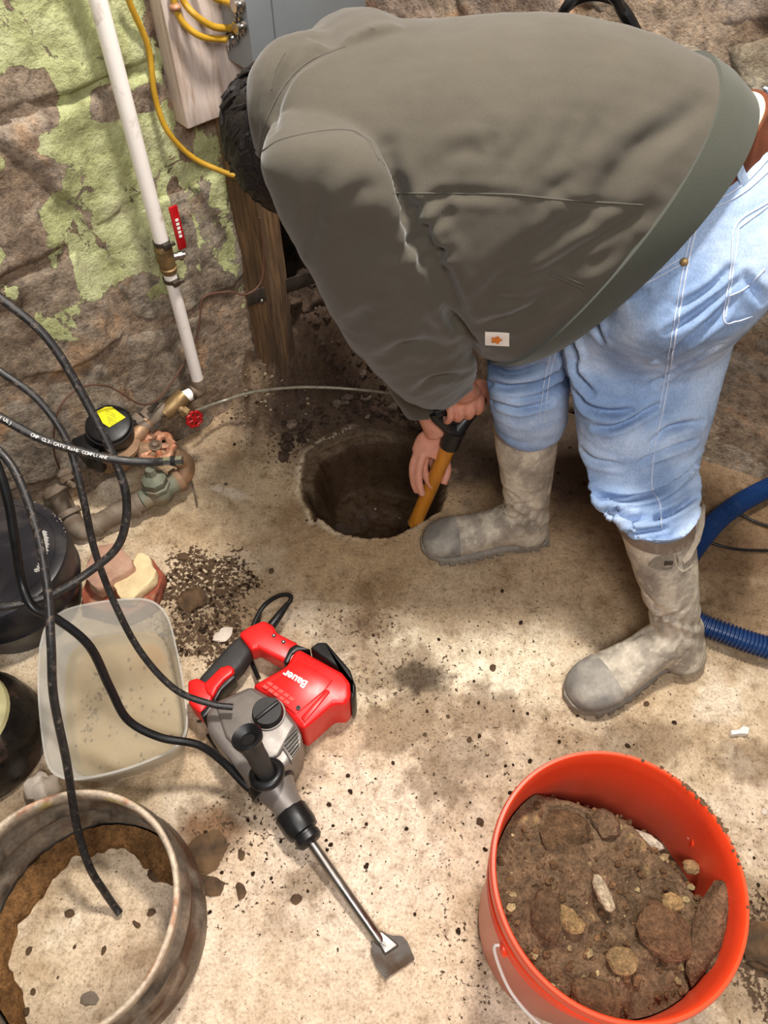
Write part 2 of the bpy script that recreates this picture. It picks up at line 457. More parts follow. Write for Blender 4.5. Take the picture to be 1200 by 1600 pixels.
M['baleblk'] = simple('wet_black_rubber', (26, 22, 20), .3, var=.4, scale=60, dirt=(74, 52, 38), dscale=24, damt=.36, bs=.5, bd=.003)
def clear_mat():
    m, n, l, b = nt('milky_plastic')
    b.inputs['Base Color'].default_value = (.86, .85, .8, 1); b.inputs['Roughness'].default_value = .28
    tr = n.new('ShaderNodeBsdfTransparent'); tr.inputs[0].default_value = (.95, .94, .91, 1)
    lw = n.new('ShaderNodeLayerWeight'); lw.inputs[0].default_value = .35
    k = ramp(n, l, lw.outputs['Facing'], [(0, .34), (.6, .5), (1, .9)])
    mx = n.new('ShaderNodeMixShader'); l.new(k, mx.inputs[0]); l.new(tr.outputs[0], mx.inputs[1]); l.new(b.outputs[0], mx.inputs[2])
    l.new(mx.outputs[0], n['Material Output'].inputs[0]); return m
M['clear'] = clear_mat()
def water_mat():
    m, n, l, b = nt('muddy_water')
    vec = mapping(n, l); f = noise(n, l, vec, 60, 5, .6)
    b.inputs['Base Color'].default_value = (*lin((196, 184, 160)), 1); b.inputs['Roughness'].default_value = .06
    tr = n.new('ShaderNodeBsdfTransparent'); tr.inputs[0].default_value = (.86, .8, .7, 1)
    mx = n.new('ShaderNodeMixShader'); mx.inputs[0].default_value = .45; l.new(tr.outputs[0], mx.inputs[1]); l.new(b.outputs[0], mx.inputs[2])
    l.new(mx.outputs[0], n['Material Output'].inputs[0]); bump(n, l, f, .05, .001, b); return m
M['water'] = water_mat()

# ------------------------------------------------------------------ big structure: floor with the pit
def axis(lo, a, b, hi, fine, coarse):
    return np.concatenate([np.arange(lo, a, coarse), np.arange(a, b, fine), np.arange(b, hi + coarse, coarse)])
xs = axis(-1.6, -.78, 1.0, 1.8, .0045, .06); ys = axis(-1.0, .0, 1.55, 2.3, .0045, .05)
GX, GY = np.meshgrid(xs, ys); gx, gy = GX.ravel(), GY.ravel(); P2 = np.stack([gx, gy, gx * 0], 1)
hole_px = [(467, 762), (469, 728), (478, 706), (497, 690), (512, 684), (530, 676), (552, 667), (575, 666), (605, 671), (640, 680), (672, 690), (694, 708), (702, 742), (701, 775), (690, 798), (668, 812), (650, 822), (630, 834), (600, 841), (570, 842), (540, 836), (515, 824), (497, 808), (488, 815), (480, 795), (470, 778)]
hole = np.array([at(x, y, 0)[:2] for x, y in hole_px])
def poly_sd(px, py, poly):
    d = np.full(px.shape, 1e9); inside = np.zeros(px.shape, bool)
    for i in range(len(poly)):
        a, b = poly[i], poly[(i + 1) % len(poly)]; e = b - a
        t = np.clip(((px - a[0]) * e[0] + (py - a[1]) * e[1]) / (e @ e), 0, 1)
        d = np.minimum(d, np.hypot(px - a[0] - t * e[0], py - a[1] - t * e[1]))
        c = ((a[1] > py) != (b[1] > py)) & (px < e[0] * (py - a[1]) / (e[1] + 1e-12) + a[0]); inside ^= c
    return np.where(inside, -d, d)
near = (gx > -.4) & (gx < .35) & (gy > .8) & (gy < 1.45)
sd = np.full(gx.shape, 1.0); sd[near] = poly_sd(gx[near], gy[near], hole)
sd = sd + fbm(P2, 3, 28) * .006 * (np.abs(sd) < .1)
z = fbm(P2, 4, 2.2) * .010 + fbm(P2, 4, 12) * .003 + fbm(P2, 3, 50) * .0012
z = z * sstep(-.1, .5, gy * 0 + 1)
rim = np.exp(-np.clip(sd, 0, 1) / .025) * .004
nw_ = sstep(0.0, .08, -(gx + .02) + .5 * (gy - 1.15)) * (gy > 1.1)
pit = -.02 - (.13 + .03 * (1 - nw_)) * sstep(.010 + .022 * nw_, .05 + .03 * nw_, -sd) + fbm(P2, 4, 14) * .022 + fbm(P2, 3, 50) * .006
chip = sstep(.0, .012, -sd)
zz = np.where(sd < 0, z * (1 - chip) + (pit) * chip, z - rim)
# the slab edge that runs from the hole towards the viewer-left
sl = at(495, 822, 0); sl2 = at(478, 900, 0)
e = (sl2 - sl); en = V((e.y, -e.x, 0)).normalized()
side = (gx - sl.x) * en.x + (gy - sl.y) * en.y; along = ((gx - sl.x) * e.x + (gy - sl.y) * e.y) / e.length
zz -= .008 * sstep(0, .01, -side * (1 if en.x < 0 else 1)) * ((along > 0) & (along < e.length * 1.4)) * np.exp(-np.abs(side) / .08)
# ground rises a little as loose soil towards the opening and the corner
def bl(px, py, r, asp=1.0, ang=0.0, nz=.35, seed=0.0, soft=.35, z0=0):
    """noise-edged blob on the ground around the place (metres)"""
    c = at(px, py, z0); dx, dy = gx - c.x, gy - c.y; ca, sa = math.cos(ang), math.sin(ang)
    u, v = (dx * ca + dy * sa) / (r * asp), (-dx * sa + dy * ca) / r
    d = np.hypot(u, v); m = d < 3; o = np.zeros(gx.shape)
    o[m] = sstep(1 + soft, 1 - soft, d[m] + nz * 2 * fbm(P2[m] + seed, 5, 5 / max(r, .05) * .35 + 6))
    return o
mound = bl(560, 560, .30, 1.3, -.3, .15, 5) * .16 + bl(470, 600, .10, 1.2, 0, .2, 2) * .05
mound = mound * sstep(.02, .16, sd)
corner = sstep(.12, .0, np.abs((gx - WA.x) * WN.x + (gy - WA.y) * WN.y)) * .03
zz += (mound + corner * (sd > .02)) * (1 + .5 * fbm(P2, 4, 18))
def cc(r, g, b): return np.array(lin((r, g, b)))
col = np.tile(cc(206, 188, 162), (len(gx), 1))
def lay(mask, c, a=1.0):
    global col
    k = (mask * a)[:, None]; col = col * (1 - k) + c * k
n1 = fbm(P2, 5, 3.0)
lay(sstep(-.1, .5, n1), cc(224, 204, 182), .8)
lay(sstep(.0, .5, -n1), cc(178, 156, 126), .7)
n2_ = fbm(P2 + 8, 6, 9)
lay(sstep(.05, .3, n2_), cc(234, 222, 204), .6)
lay(sstep(.05, .3, -n2_), cc(170, 146, 114), .5)
# clean pinkish patch bottom centre, whitish scuffs
lay(bl(560, 1450, .30, 1.2, 0, .2, 1), cc(226, 204, 182), .6)
lay(bl(700, 960, .16, 1.8, -.3, .35, 2), cc(232, 222, 200), .75)
lay(bl(480, 880, .05, 3, -.1, .5, 3), cc(228, 220, 206), .7)
lay(bl(560, 1340, .12, 1.6, .6, .5, 4), cc(226, 212, 196), .55)
lay(bl(1190, 1290, .08, 1.0, 0, .2, 4, .15), cc(222, 204, 184), .6)
# damp brown cement round the hole; worker's shade painted in behind the boots
damp = np.clip(bl(600, 760, .36, 1.25, 0, .2, 7) + bl(900, 800, .33, 1.3, 0, .2, 8) + bl(1120, 900, .2, 1.2, 0, .3, 9) + bl(360, 730, .18, 1.1, 0, .2, 3), 0, 1)
lay(damp, cc(160, 136, 106), .78)
lay(bl(1080, 790, .22, 1.4, 0, .25, 6), cc(112, 86, 60), .8)
lay(bl(560, 875, .10, 1.6, 0, .2, 6, .3), cc(170, 146, 112), .8)
lay(bl(370, 760, .12, 1.5, .4, .5, 13), cc(196, 180, 152), .5)
# dark damp stains
st = np.zeros(len(gx))
for a in [(650, 1055, .035, 1.7, -.1, .6), (610, 1040, .06, 1.6, -.3, .9), (1010, 1160, .045, 1.8, 0, .5), (1180, 1190, .04, 1.6, 0, .6), (560, 990, .045, 1.8, .2, .8),
          (330, 1290, .05, 1.3, 0, .8), (1190, 1490, .11, 1, 0, .5), (640, 1130, .06, 1.6, .3, .9), (760, 1110, .05, 1.5, 0, .9), (1165, 960, .06, 2, .2, .7),
          (420, 1210, .05, 2, .3, .9), (480, 1380, .025, 1.6, .3, .9), (60, 1250, .07, 1.5, .5, .7), (760, 1440, .04, .5, 0, .8), (330, 960, .075, 1.2, .2, .5), (745, 1180, .03, 1.5, .3, .9), (700, 1200, .06, 1.4, .6, .9)]:
    st = np.maximum(st, bl(*a[:5], nz=a[5] * .6, seed=a[0] * .01))
lay(st, cc(112, 88, 62), .62)
lay(bl(655, 1058, .03, 1.8, -.1, .4, 3), cc(58, 44, 32), .8)
lay(bl(325, 1300, .035, 1.3, 0, .4, 3), cc(112, 74, 42), .7)
# soil at the foot of the opening and inside the pit
soil_and_shade = np.clip(bl(580, 600, .28, 1.5, -.2, .25, 5) + bl(860, 690, .2, 1.4, 0, .25, 5), 0, 1)  # second blob paints the worker's shadow between the legs
lay(soil_and_shade, cc(66, 52, 44), .95)
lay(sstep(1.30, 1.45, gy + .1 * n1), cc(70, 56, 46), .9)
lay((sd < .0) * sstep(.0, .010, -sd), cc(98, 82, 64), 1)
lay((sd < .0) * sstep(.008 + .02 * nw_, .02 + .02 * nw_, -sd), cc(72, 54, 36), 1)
lay(bl(353, 757, .0045, 1, 0, 0, 0, .2), cc(40, 32, 24), 1)  # darkness of a small drilled hole painted as a dot
lay(bl(360, 770, .012, 4, -.35, .4, 2) * .7, cc(224, 214, 196), 1)
lay((sd > 0) * sstep(.016, .0, sd) * sstep(-.02, -.12, gx) * sstep(-.15, .15, n2_ + .06), cc(222, 210, 188), .7)
soil = np.full(len(gx), .30)
for a in [(320, 920, .085, 1.2, .3, .5, .54), (330, 990, .06, 1.4, 0, .5, .54), (275, 1000, .04, 1, 0, .5, .5), (300, 880, .04, 1.2, 0, .5, .5), (880, 740, .1, 2, 0, .4, .3), (1190, 1480, .09, .8, 0, .5, .45),
          (640, 1060, .06, 1.8, 0, .6, .2), (560, 980, .06, 2, 0, .6, .16), (380, 1290, .07, 1.5, .4, .6, .2), (640, 1290, .2, 1, .3, .5, .07), (620, 640, .2, 1.8, 0, .4, .35), (430, 1370, .08, 1.6, .4, .6, .12), (800, 1150, .2, 1.5, .3, .6, .08), (1170, 1350, .1, .8, 0, .5, .1), (740, 1500, .1, .6, 0, .5, .16)]:
    soil = np.maximum(soil, .30 + bl(*a[:5], nz=a[5], seed=a[1] * .013, soft=.5) * a[6])
soil = np.where(sd < 0, .5, soil)
wet = np.clip(damp * .35 + st * .3 + (sd < -.03) * .3, 0, 1)
ny, nx = GX.shape; idx = np.arange(nx * ny).reshape(ny, nx)
fl = bpy.data.meshes.new('floor')
fl.from_pydata(np.stack([gx, gy, zz], 1).tolist(), [], np.stack([idx[:-1, :-1], idx[:-1, 1:], idx[1:, 1:], idx[1:, :-1]], -1).reshape(-1, 4).tolist())
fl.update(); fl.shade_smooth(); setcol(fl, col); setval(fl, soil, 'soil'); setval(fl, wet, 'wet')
floor = obj('floor', fl, M['floor']); floor['kind'] = 'structure'
FZ = zz.reshape(ny, nx)
def fz(x, y):
    i = min(max(np.searchsorted(xs, x), 0), nx - 1); j = min(max(np.searchsorted(ys, y), 0), ny - 1); return float(FZ[j, i])

# ------------------------------------------------------------------ rubble walls
def rubble_wall(name, origin, D, N, s0, s1, z0, z1, fine, mat, seed, paintf=None, cell=(.24, .16), bulge=.016, cut=None, col_f=None, sfine=None, zfine=None):
    sa = axis(s0, *(sfine or (s0, s1)), s1, fine, .04); za = axis(z0, *(zfine or (z0, z1)), z1, fine, .04)
    sa = sa[sa <= s1 + .001]; za = za[za <= z1 + .001]
    SS, ZZ = np.meshgrid(sa, za); s, zv = SS.ravel(), ZZ.ravel(); Q = np.stack([s, zv, s * 0 + seed], 1)
    ws = s + .05 * fbm(Q, 3, 5); wz = zv + .04 * fbm(Q + 9, 3, 5)
    rs = np.random.RandomState(seed); seeds = []
    r = 0; zc = z0 - .1
    while zc < z1 + .2:
        x = s0 - .2 + rs.rand() * cell[0]
        while x < s1 + .2:
            seeds.append((x + rs.normal() * .02, zc + rs.normal() * .025)); x += cell[0] * (.65 + .75 * rs.rand())
        zc += cell[1] * (.8 + .4 * rs.rand())
    F1 = np.full(s.shape, 9.); F2 = F1.copy(); ID = np.zeros(s.shape, int)
    for i, (a, b) in enumerate(seeds):
        d = np.hypot((ws - a) * .75, (wz - b) * 1.15); lt = d < F1
        F2 = np.where(lt, F1, np.minimum(F2, d)); ID = np.where(lt, i, ID); F1 = np.where(lt, d, F1)
    ed = F2 - F1
    base = fbm(Q, 3, 2.4) * .012
    hm = base + fbm(Q, 5, 22) * .007 + .004
    amp = rs.rand(len(seeds)) * .6 + .5; tx = rs.normal(size=len(seeds)) * .06; tz = rs.normal(size=len(seeds)) * .06
    sx = np.array(seeds)
    hs = base - .012 + (bulge + .008) * amp[ID] * sstep(0, .045, ed) + .006 * sstep(0, .02, ed) + fbm(Q + 4, 5, 13) * .014 * sstep(0, .04, ed) + (ws - sx[ID, 0]) * tx[ID] + (wz - sx[ID, 1]) * tz[ID]
    tint = rs.rand(len(seeds), 3) * .10 + .9; tint *= (rs.rand(len(seeds), 1) * .35 + .75)
    pos = lambda h: np.stack([origin.x + D.x * s + N.x * h, origin.y + D.y * s + N.y * h, zv], 1)
    ny, nx = SS.shape; idx = np.arange(nx * ny).reshape(ny, nx)
    F = np.stack([idx[:-1, :-1], idx[:-1, 1:], idx[1:, 1:], idx[1:, :-1]], -1).reshape(-1, 4)
    keep = np.ones(len(F), bool)
    if cut is not None:
        c = cut(s, zv); keep = ~c[F].any(1)
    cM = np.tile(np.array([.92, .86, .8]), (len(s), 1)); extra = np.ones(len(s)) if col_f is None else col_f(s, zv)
    pm = np.full(len(s), -1.) if paintf is None else paintf(s, zv)
    def make(nm, faces, h, cols, parent=None):
        used = np.unique(faces); mp = np.full(len(s), -1); mp[used] = np.arange(len(used))
        me = bpy.data.meshes.new(nm); me.from_pydata(pos(h)[used].tolist(), [], mp[faces].tolist()); me.update(); me.shade_smooth()
        setcol(me, (cols * extra[:, None])[used])
        if paintf is not None: setval(me, pm[used], 'paint')
        return obj(nm, me, mat, parent)
    wall = make(name, F[keep], hm, cM); wall['kind'] = 'structure'
    fid = ID[F]; same = (fid == fid[:, :1]).all(1) & keep & (hs[F] > hm[F] - .006).any(1)
    for i in np.unique(fid[same][:, 0]):
        ff = F[same & (fid[:, 0] == i)]
        if len(ff) < 30: continue
        make('stone', ff, hs, np.tile(tint[i], (len(s), 1)), wall)
    return wall
s_post = S_POST
PAINT = [(110, 60, 190, 95, .10), (270, 60, 60, 100, .04), (-100, 60, 120, 400, .08), (120, 240, 150, 75, .09), (230, 330, 130, 110, .10), (90, 330, 70, 60, .06), (310, 260, 50, 110, .06), (170, 400, 80, 50, .08), (60, 410, 55, 26, .03), (345, 380, 22, 40, .05), (70, 450, 40, 30, .0), (195, 455, 55, 18, .0), (370, 440, 12, 40, .02),
         (35, 155, 48, 30, -.2), (10, 200, 34, 34, -.12), (165, 158, 36, 18, -.2), (225, 150, 30, 16, -.15), (45, 280, 42, 30, -.14), (20, 345, 36, 40, -.2), (35, 410, 40, 20, -.12), (285, 215, 12, 30, -.1), (270, 130, 22, 30, -.06), (282, 350, 16, 60, -.1)]
def paintf(s, zv):
    # paint survives high on the wall, thins out to nothing near the floor
    b = np.full(s.shape, -.16)
    for px, py, rx, ry, v in PAINT:
        c = onl(px, py) ; cs = (c - WA).dot(WD); k = c.length and (c - CAM).length / 1150
        d = np.hypot((s - cs) / (rx * k * .85), (zv - c.z) / (ry * k * 1.15)); m = sstep(1.25, .75, d)
        b = b * (1 - m) + (v * 1.6 + .04 if v > 0 else v * 1.1) * m
    return b + .02
def cutl(s, zv): return (s > s_post + .055) & (zv < .64)
def dark_l(s, zv): return np.ones(len(s))
wall_left = rubble_wall('wall_left', V((WA.x, WA.y, 0)), WD, WN, -1.2, s_post + .37, -.06, 1.9, .0055, M['wall_l'], 11, paintf, (.28, .21), .010, cutl, None, (-.80, s_post + .1), (-.06, 1.15))
blen = (BR - BC).length
wall_back = rubble_wall('wall_back', V((BC.x, BC.y, 0)), BD, BN, -.02, 1.7, -.06, 1.9, .0075, M['wall_b'], 23, None, (.27, .19), .013, None, lambda s, z: np.full(len(s), 1.2), (-.02, 1.2), (-.06, 1.2))
# the dark recess behind the post: rough soil-and-stone box, open toward the room
recO = WA + WD * (s_post + .03)
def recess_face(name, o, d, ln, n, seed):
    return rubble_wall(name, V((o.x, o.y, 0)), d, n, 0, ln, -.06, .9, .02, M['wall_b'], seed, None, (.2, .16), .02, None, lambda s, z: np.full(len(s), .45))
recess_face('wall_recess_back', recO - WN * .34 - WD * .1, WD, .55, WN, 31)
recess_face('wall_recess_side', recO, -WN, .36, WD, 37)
# ceiling slab over the recess
bm = B(); q = [recO + V((0, 0, .66)), recO + WD * .36 + V((0, 0, .66)), recO + WD * .36 - WN * .4 + V((0, 0, .66)), recO - WN * .4 + V((0, 0, .66))]
top = [p + V((0, 0, .04)) for p in q]; add(bm, q + top, [(0, 1, 2, 3), (4, 5, 6, 7), (0, 1, 5, 4), (1, 2, 6, 5), (2, 3, 7, 6), (3, 0, 4, 7)])
o = obj('trim_1', bm, M['wood']); o['kind'] = 'structure'

# loose rubble spilling from the opening
bm = B(); rs = np.random.RandomState(5); cols = []
for i in range(900):
    px = 425 + 330 * rs.rand() ** .9; py = 480 + 170 * rs.rand() ** .8
    if py > 640 - (px - 430) * .02 and rs.rand() < .5: continue
    if px > 690 and py > 600: continue
    p = at(px, py, 0.03)
    p = at(px, py, max(0, fz(p.x, p.y)))
    if p.y > 1.62 or (p - BC).dot(BN) < .03: continue
    r = .003 + .018 * rs.rand() ** 4
    if poly_sd(np.array([p.x]), np.array([p.y]), hole)[0] < r + .012: continue
    zc = fz(p.x, p.y)
    b2 = pillow_rock((p.x, p.y, zc + r * .3), r, i, (1, .8, .6), .3, 1, rs.rand() * 6)
    k = len(b2.verts); t = .45 + .5 * rs.rand(); cols += [cc(96, 78, 66) * t if rs.rand() < .85 else cc(150, 132, 116) * t] * k
    merge(bm, b2)
ru = obj('rubble', bm, M['soil'], angle=30); setcol(ru.data, np.array(cols)); tag(ru, 'loose dark rubble and soil spilling from the opening behind the post', 'rubble', kind='stuff')
# crumbs scattered over the slab
bm = B(); cols = []
spots = [((320, 920), .09, 260), ((320, 985), .07, 120), ((420, 660), .10, 140), ((560, 780), .14, 60), ((860, 740), .16, 50), ((700, 1270), .22, 90), ((1180, 1420), .08, 60), ((430, 1340), .12, 40), ((750, 1060), .2, 40), ((900, 1120), .15, 30)]
for (c, r, n_) in spots:
    c0 = at(*c)
    for i in range(n_):
        a = rs.rand() * 6.28; q = r * rs.rand() ** .7; x, y = c0.x + math.cos(a) * q * 1.2, c0.y + math.sin(a) * q
        rr = .0012 + .0045 * rs.rand() ** 3; b2 = pillow_rock((x, y, fz(x, y) + rr * .4), rr, i, (1, .8, .6), .3, 1, a)
        t = .6 + .5 * rs.rand(); pale = rs.rand() < (.75 if c == (420, 660) else .12)
        cols += [(cc(196, 176, 146) if pale else cc(66, 48, 34)) * t] * len(b2.verts); merge(bm, b2)
cr = obj('soil_crumbs', bm, M['soil'], angle=30); setcol(cr.data, np.array(cols)); tag(cr, 'fine dark and pale crumbs scattered over the concrete floor', 'dirt', kind='stuff')

# ------------------------------------------------------------------ timber post, board, panel
Mp = wallM(V((0, 0, 0)), WN)
post = thing('wooden_post', onl(412, 640, .02), 'weathered brown timber post standing on the floor left of the dark opening', 'post')
def wallbox(p_left, width, zlo, zhi, off0, off1, bevel=.003):
    """box on the left wall: p_left = point of the far-left edge, width runs along WD"""
    o = V((p_left.x, p_left.y, 0)); o -= WN * ((o - WA).dot(WN))
    pts = [o + WN * off0, o + WD * width + WN * off0, o + WD * width + WN * off1, o + WN * off1]
    return prism([(p.x, p.y) for p in pts], zlo, zhi, bevel)
pl = onl(382, 470, .055)
def grainy(bm, amp=.002, cuts=24):
    bmesh.ops.subdivide_edges(bm, edges=[e for e in bm.edges if e.calc_length() > .05], cuts=cuts, use_grid_fill=True)
    v = np.array([v.co[:] for v in bm.verts]); n = fbm(v * np.array([1, 1, .25]), 4, 40)
    for q, k in zip(bm.verts, n): q.co += V((WN.x, WN.y, 0)) * k * amp + V((WD.x, WD.y, 0)) * k * amp
    return bm
pA, pB = at(407, 624), at(444, 643); dp_ = V((.57, .82, 0)).normalized() * .055; sh_ = V((.010, -.012, 0))
obj('post_timber', grainy(prism([(p.x, p.y) for p in (pA + sh_, pB + sh_, pB + dp_ + sh_, pA + dp_ + sh_)], -.02, .742, .003), .0025), M['wood'], post)
bm = B(); a = onl(386, 468, .06); b_ = a + WD * .20 + V((.03, -.0, -.02)); d = (b_ - a).normalized()
brace = solo('iron_strap', box((0, 0, 0), (.004, .034, .22), .001, frame((a + b_) / 2, b_ - a, V((0, 0, 1)))), M['darksteel'], 'dark flat iron strap nailed across the post and running into the opening', 'strap')
nb = B(); bmesh.ops.create_uvsphere(nb, u_segments=8, v_segments=6, radius=.005, matrix=Matrix.Translation(onl(409, 470, .07))); obj('nail_head', nb, M['steel'], brace)
bm = B(); tube(bm, [onl(502, 492, .0), onl(508, 515, .03), onl(525, 535, .05), onl(545, 540, .06)], .007, 8, 5)
solo('bent_metal_strip', bm, M['steel'], 'bent grey metal strip lying on the rubble in the opening', 'metal strip')

board = thing('mounting_board', onl(300, 190, .0), 'whitewashed thick board fixed high on the wall left of the grey panel', 'board')
bz = onl(293, 203, .045).z
obj('plank', grainy(wallbox(onl(293, 203, .045), .34, bz, 1.5, .004, .045)), M['whitewood'], board)
pa = onl(345, 0, .05); pdist = .075
panel = thing('electrical_panel', pa, 'grey steel electrical panel box mounted on the whitewashed board', 'electrical panel')
pz = .80
obj('enclosure', wallbox(pa, .235, pz, 1.5, .045, .045 + pdist, .002), M['panel'], panel)
dl = pa + WD * .045
obj('door', wallbox(dl, .185, pz + .015, 1.49, .045 + pdist, .045 + pdist + .004, .0015), M['panel'], panel)
for zz_ in (.86, .98, 1.1):
    bm = B(); lathe(bm, [(.011, 0), (.012, .0015), (0, .0016)], frame(pa + WN * .037 - WD * .0 + V((0, 0, zz_ - pa.z)), -WD), 16)
    obj('knockout', bm, M['panel'], panel)
# wooden strip standing in for the dark shadow right of the panel
o = obj('shadow_strip', wallbox(pa + WD * .25, .045, .66, 1.5, .0, .03, .002), M['wood']); o['kind'] = 'structure'

def cable_thing(name, pts, r, mat, label, cat='cable', group=None, seg=10, n=10):
    bm = B(); tube(bm, pts, r, seg, n); return solo(name, bm, mat, label, cat, group)
# connectors on the panel's side, yellow cables into them
con_px = [(378, 5, 'uppermost'), (381, 40, 'middle'), (366, 58, 'lowest')]
ends = []
for x, y, w_ in con_px:
    r_ = ray(x, y); q = pa; t = (q - CAM).dot(WD) / r_.dot(WD); p = CAM + r_ * t; ends.append(p)
    cn = obj('cable_clamp', B(), M['brightsteel'], panel) if False else None
    bm = B(); lathe(bm, [(.0, -.016), (.009, -.016), (.009, -.008), (.0125, -.008), (.0125, -.003), (.010, -.003), (.010, 0), (0, 0)], frame(p, WD), 12)
    for sx in (-1, 1): lathe(bm, [(0, 0), (.003, 0), (.003, .005), (0, .006)], frame(p - WD * .012 + V((0, 0, .010 * sx)), V((0, 0, sx))), 8)
    obj('cable_clamp', bm, M['brightsteel'], panel)
def onboard(px, py, off): return onl(px, py, .045 + off)
cable_thing('yellow_cable', [ends[0] - WD * .01, onboard(350, 2, .03), onboard(335, -4, .03), onboard(318, -20, .02), onboard(300, -45, .01)], .0052, M['yellowcable'], 'yellow cable entering the top clamp at the frame edge', 'cable', 'yellow cables on the panel')
cable_thing('yellow_cable', [ends[1] - WD * .01, onboard(362, 44, .03), onboard(335, 42, .03), onboard(308, 26, .025), onboard(288, 4, .012), onboard(278, -20, .01)], .0052, M['yellowcable'], 'yellow cable looping into the middle clamp', 'cable', 'yellow cables on the panel')
c3 = thing('yellow_cable', onboard(300, 40, .01), 'yellow cable with orange tie looping into the lowest clamp', 'cable', 'yellow cables on the panel')
bm = B(); tube(bm, [ends[2] - WD * .01, onboard(345, 61, .025), onboard(315, 57, .025), onboard(290, 40, .018), onboard(275, 15, .012), onboard(268, -20, .01)], .005, 10, 10); obj('jacket', bm, M['yellowcable'], c3)
bm = B(); bmesh.ops.create_uvsphere(bm, u_segments=10, v_segments=8, radius=.009, matrix=Matrix.Translation(onboard(274, 11, .013)) @ Matrix.Diagonal((1, 1, .6, 1))); tie = obj('cable_tie', bm, M['copper'], c3); tie['label'] = 'rusty orange tie'
cable_thing('yellow_cable', [onl(192, -30, .03), onl(205, 10, .025), onl(232, 75, .02), onl(242, 150, .02), onl(262, 205, .025), onl(300, 245, .03), onl(340, 265, .05), onl(375, 278, .07)], .0048, M['yellowcable'], 'long yellow cable hanging down the painted wall beside the white pipe', 'cable', n=14)

# ------------------------------------------------------------------ white water riser with ball valve
def pv(py, off=.045): # on the riser axis, at image height py
    return None
rb = at(312, 598, .24); rb = onl(310, 598, .045)
az = V((rb.x, rb.y, 0))
def rz(px, py):
    r = ray(px, py); return H + r.z * (az.length / math.hypot(r.x, r.y))
riser = thing('water_riser', rb, 'white plastic water pipe running up the painted wall with a ball valve', 'pipe')
z_hi, z_v1, z_v0, z_cl = rz(160, 0) + .4, rz(258, 380), rz(270, 425), rz(310, 598)
bm = B(); tube(bm, [az + V((0, 0, z_v1)), az + V((0, 0, z_hi))], .0135, 20); obj('upper_pipe', bm, M['pvc'], riser)
bm = B(); tube(bm, [az + V((0, 0, z_cl)), az + V((0, 0, z_v0))], .0125, 20); obj('lower_pipe', bm, M['pvc'], riser)
bm = B(); lathe(bm, [(.010, z_v0 - .002), (.013, z_v0), (.0155, z_v0 + .006), (.0165, z_v0 + .012), (.0145, z_v0 + .014), (.017, (z_v0 + z_v1) / 2), (.0145, z_v1 - .014), (.0165, z_v1 - .012), (.0155, z_v1 - .004), (.012, z_v1)], Matrix.Translation(az), 20)
vb = obj('valve_body', bm, M['brass'], riser)
zm = (z_v0 + z_v1) / 2
lever_d = (WN * .35 + WD * .94).normalized(); hx = az + V((0, 0, zm)) + lever_d * .0
bm = B(); lathe(bm, [(.007, .0), (.007, .024), (.0095, .024), (.0095, .031), (.005, .032), (.005, .036), (0, .036)], frame(hx, lever_d), 12); obj('valve_stem', bm, M['steel'], riser)
lv0, lv1 = hx + lever_d * .032, hx + lever_d * .034 + V((0, 0, .088))
lv = box((0, 0, 0), (.017, .005, .085), .002, Matrix.Translation(hx + lever_d * .034 + V((0, 0, .055))) @ wallM(V((0, 0, 0)), WN).to_3x3().to_4x4() @ Matrix.Rotation(math.radians(90), 4, 'X') @ Matrix.Rotation(0, 4, 'Z'))
lever = obj('lever', lv, M['redenamel'], riser); lever['label'] = 'red lever handle'
bm = B()
for k in range(5):
    p = hx + lever_d * .034 + WN * .0038 + V((0, 0, .040 + .008 * k)); merge(bm, box((0, 0, 0), (.006, .0045, .0009), 0, wallM(p, WN)))
obj('lever_marking', bm, M['white'], lever)
for zc in (z_v1 + .004, z_v0 - .014):
    bm = B(); lathe_open(bm, [(.0138, zc - .004), (.0152, zc - .004), (.0152, zc + .004), (.0138, zc + .004)], Matrix.Translation(az), 20)
    merge(bm, box((0, 0, 0), (.014, .010, .010), .001, wallM(az + WN * .017 + V((0, 0, zc)), WN)))
    lathe(bm, [(0, 0), (.004, 0), (.004, .016), (0, .017)], frame(az + WN * .018 + V((0, 0, zc)), WD), 8)
    obj('hose_clamp', bm, M['darksteel'], riser)
# elbow and stub to the brass tee
e0 = az + V((0, 0, z_cl)); tee = at(272, 632, .18)
bm = B(); tube(bm, [e0 + V((0, 0, .014)), e0, e0 + V((0, 0, -.012)), e0 + V((-.004, -.004, -.022)), e0.lerp(tee, .38) + V((0, 0, -.006))], .0145, 16, 5); obj('elbow', bm, M['oldpipe'], riser)
s0, s1 = e0.lerp(tee, .30) + V((0, 0, -.012)), e0.lerp(tee, .75)
bm = B(); tube(bm, [s0, s1], .0135, 16); obj('stub_pipe', bm, M['pvc'], riser)
bm = B(); tube(bm, [s1.lerp(s0, .12), s1.lerp(s0, -.08)], .0155, 16); tube(bm, [s0.lerp(s1, .12), s0.lerp(s1, -.05)], .016, 16); obj('hose_clamp', bm, M['darksteel'], riser)

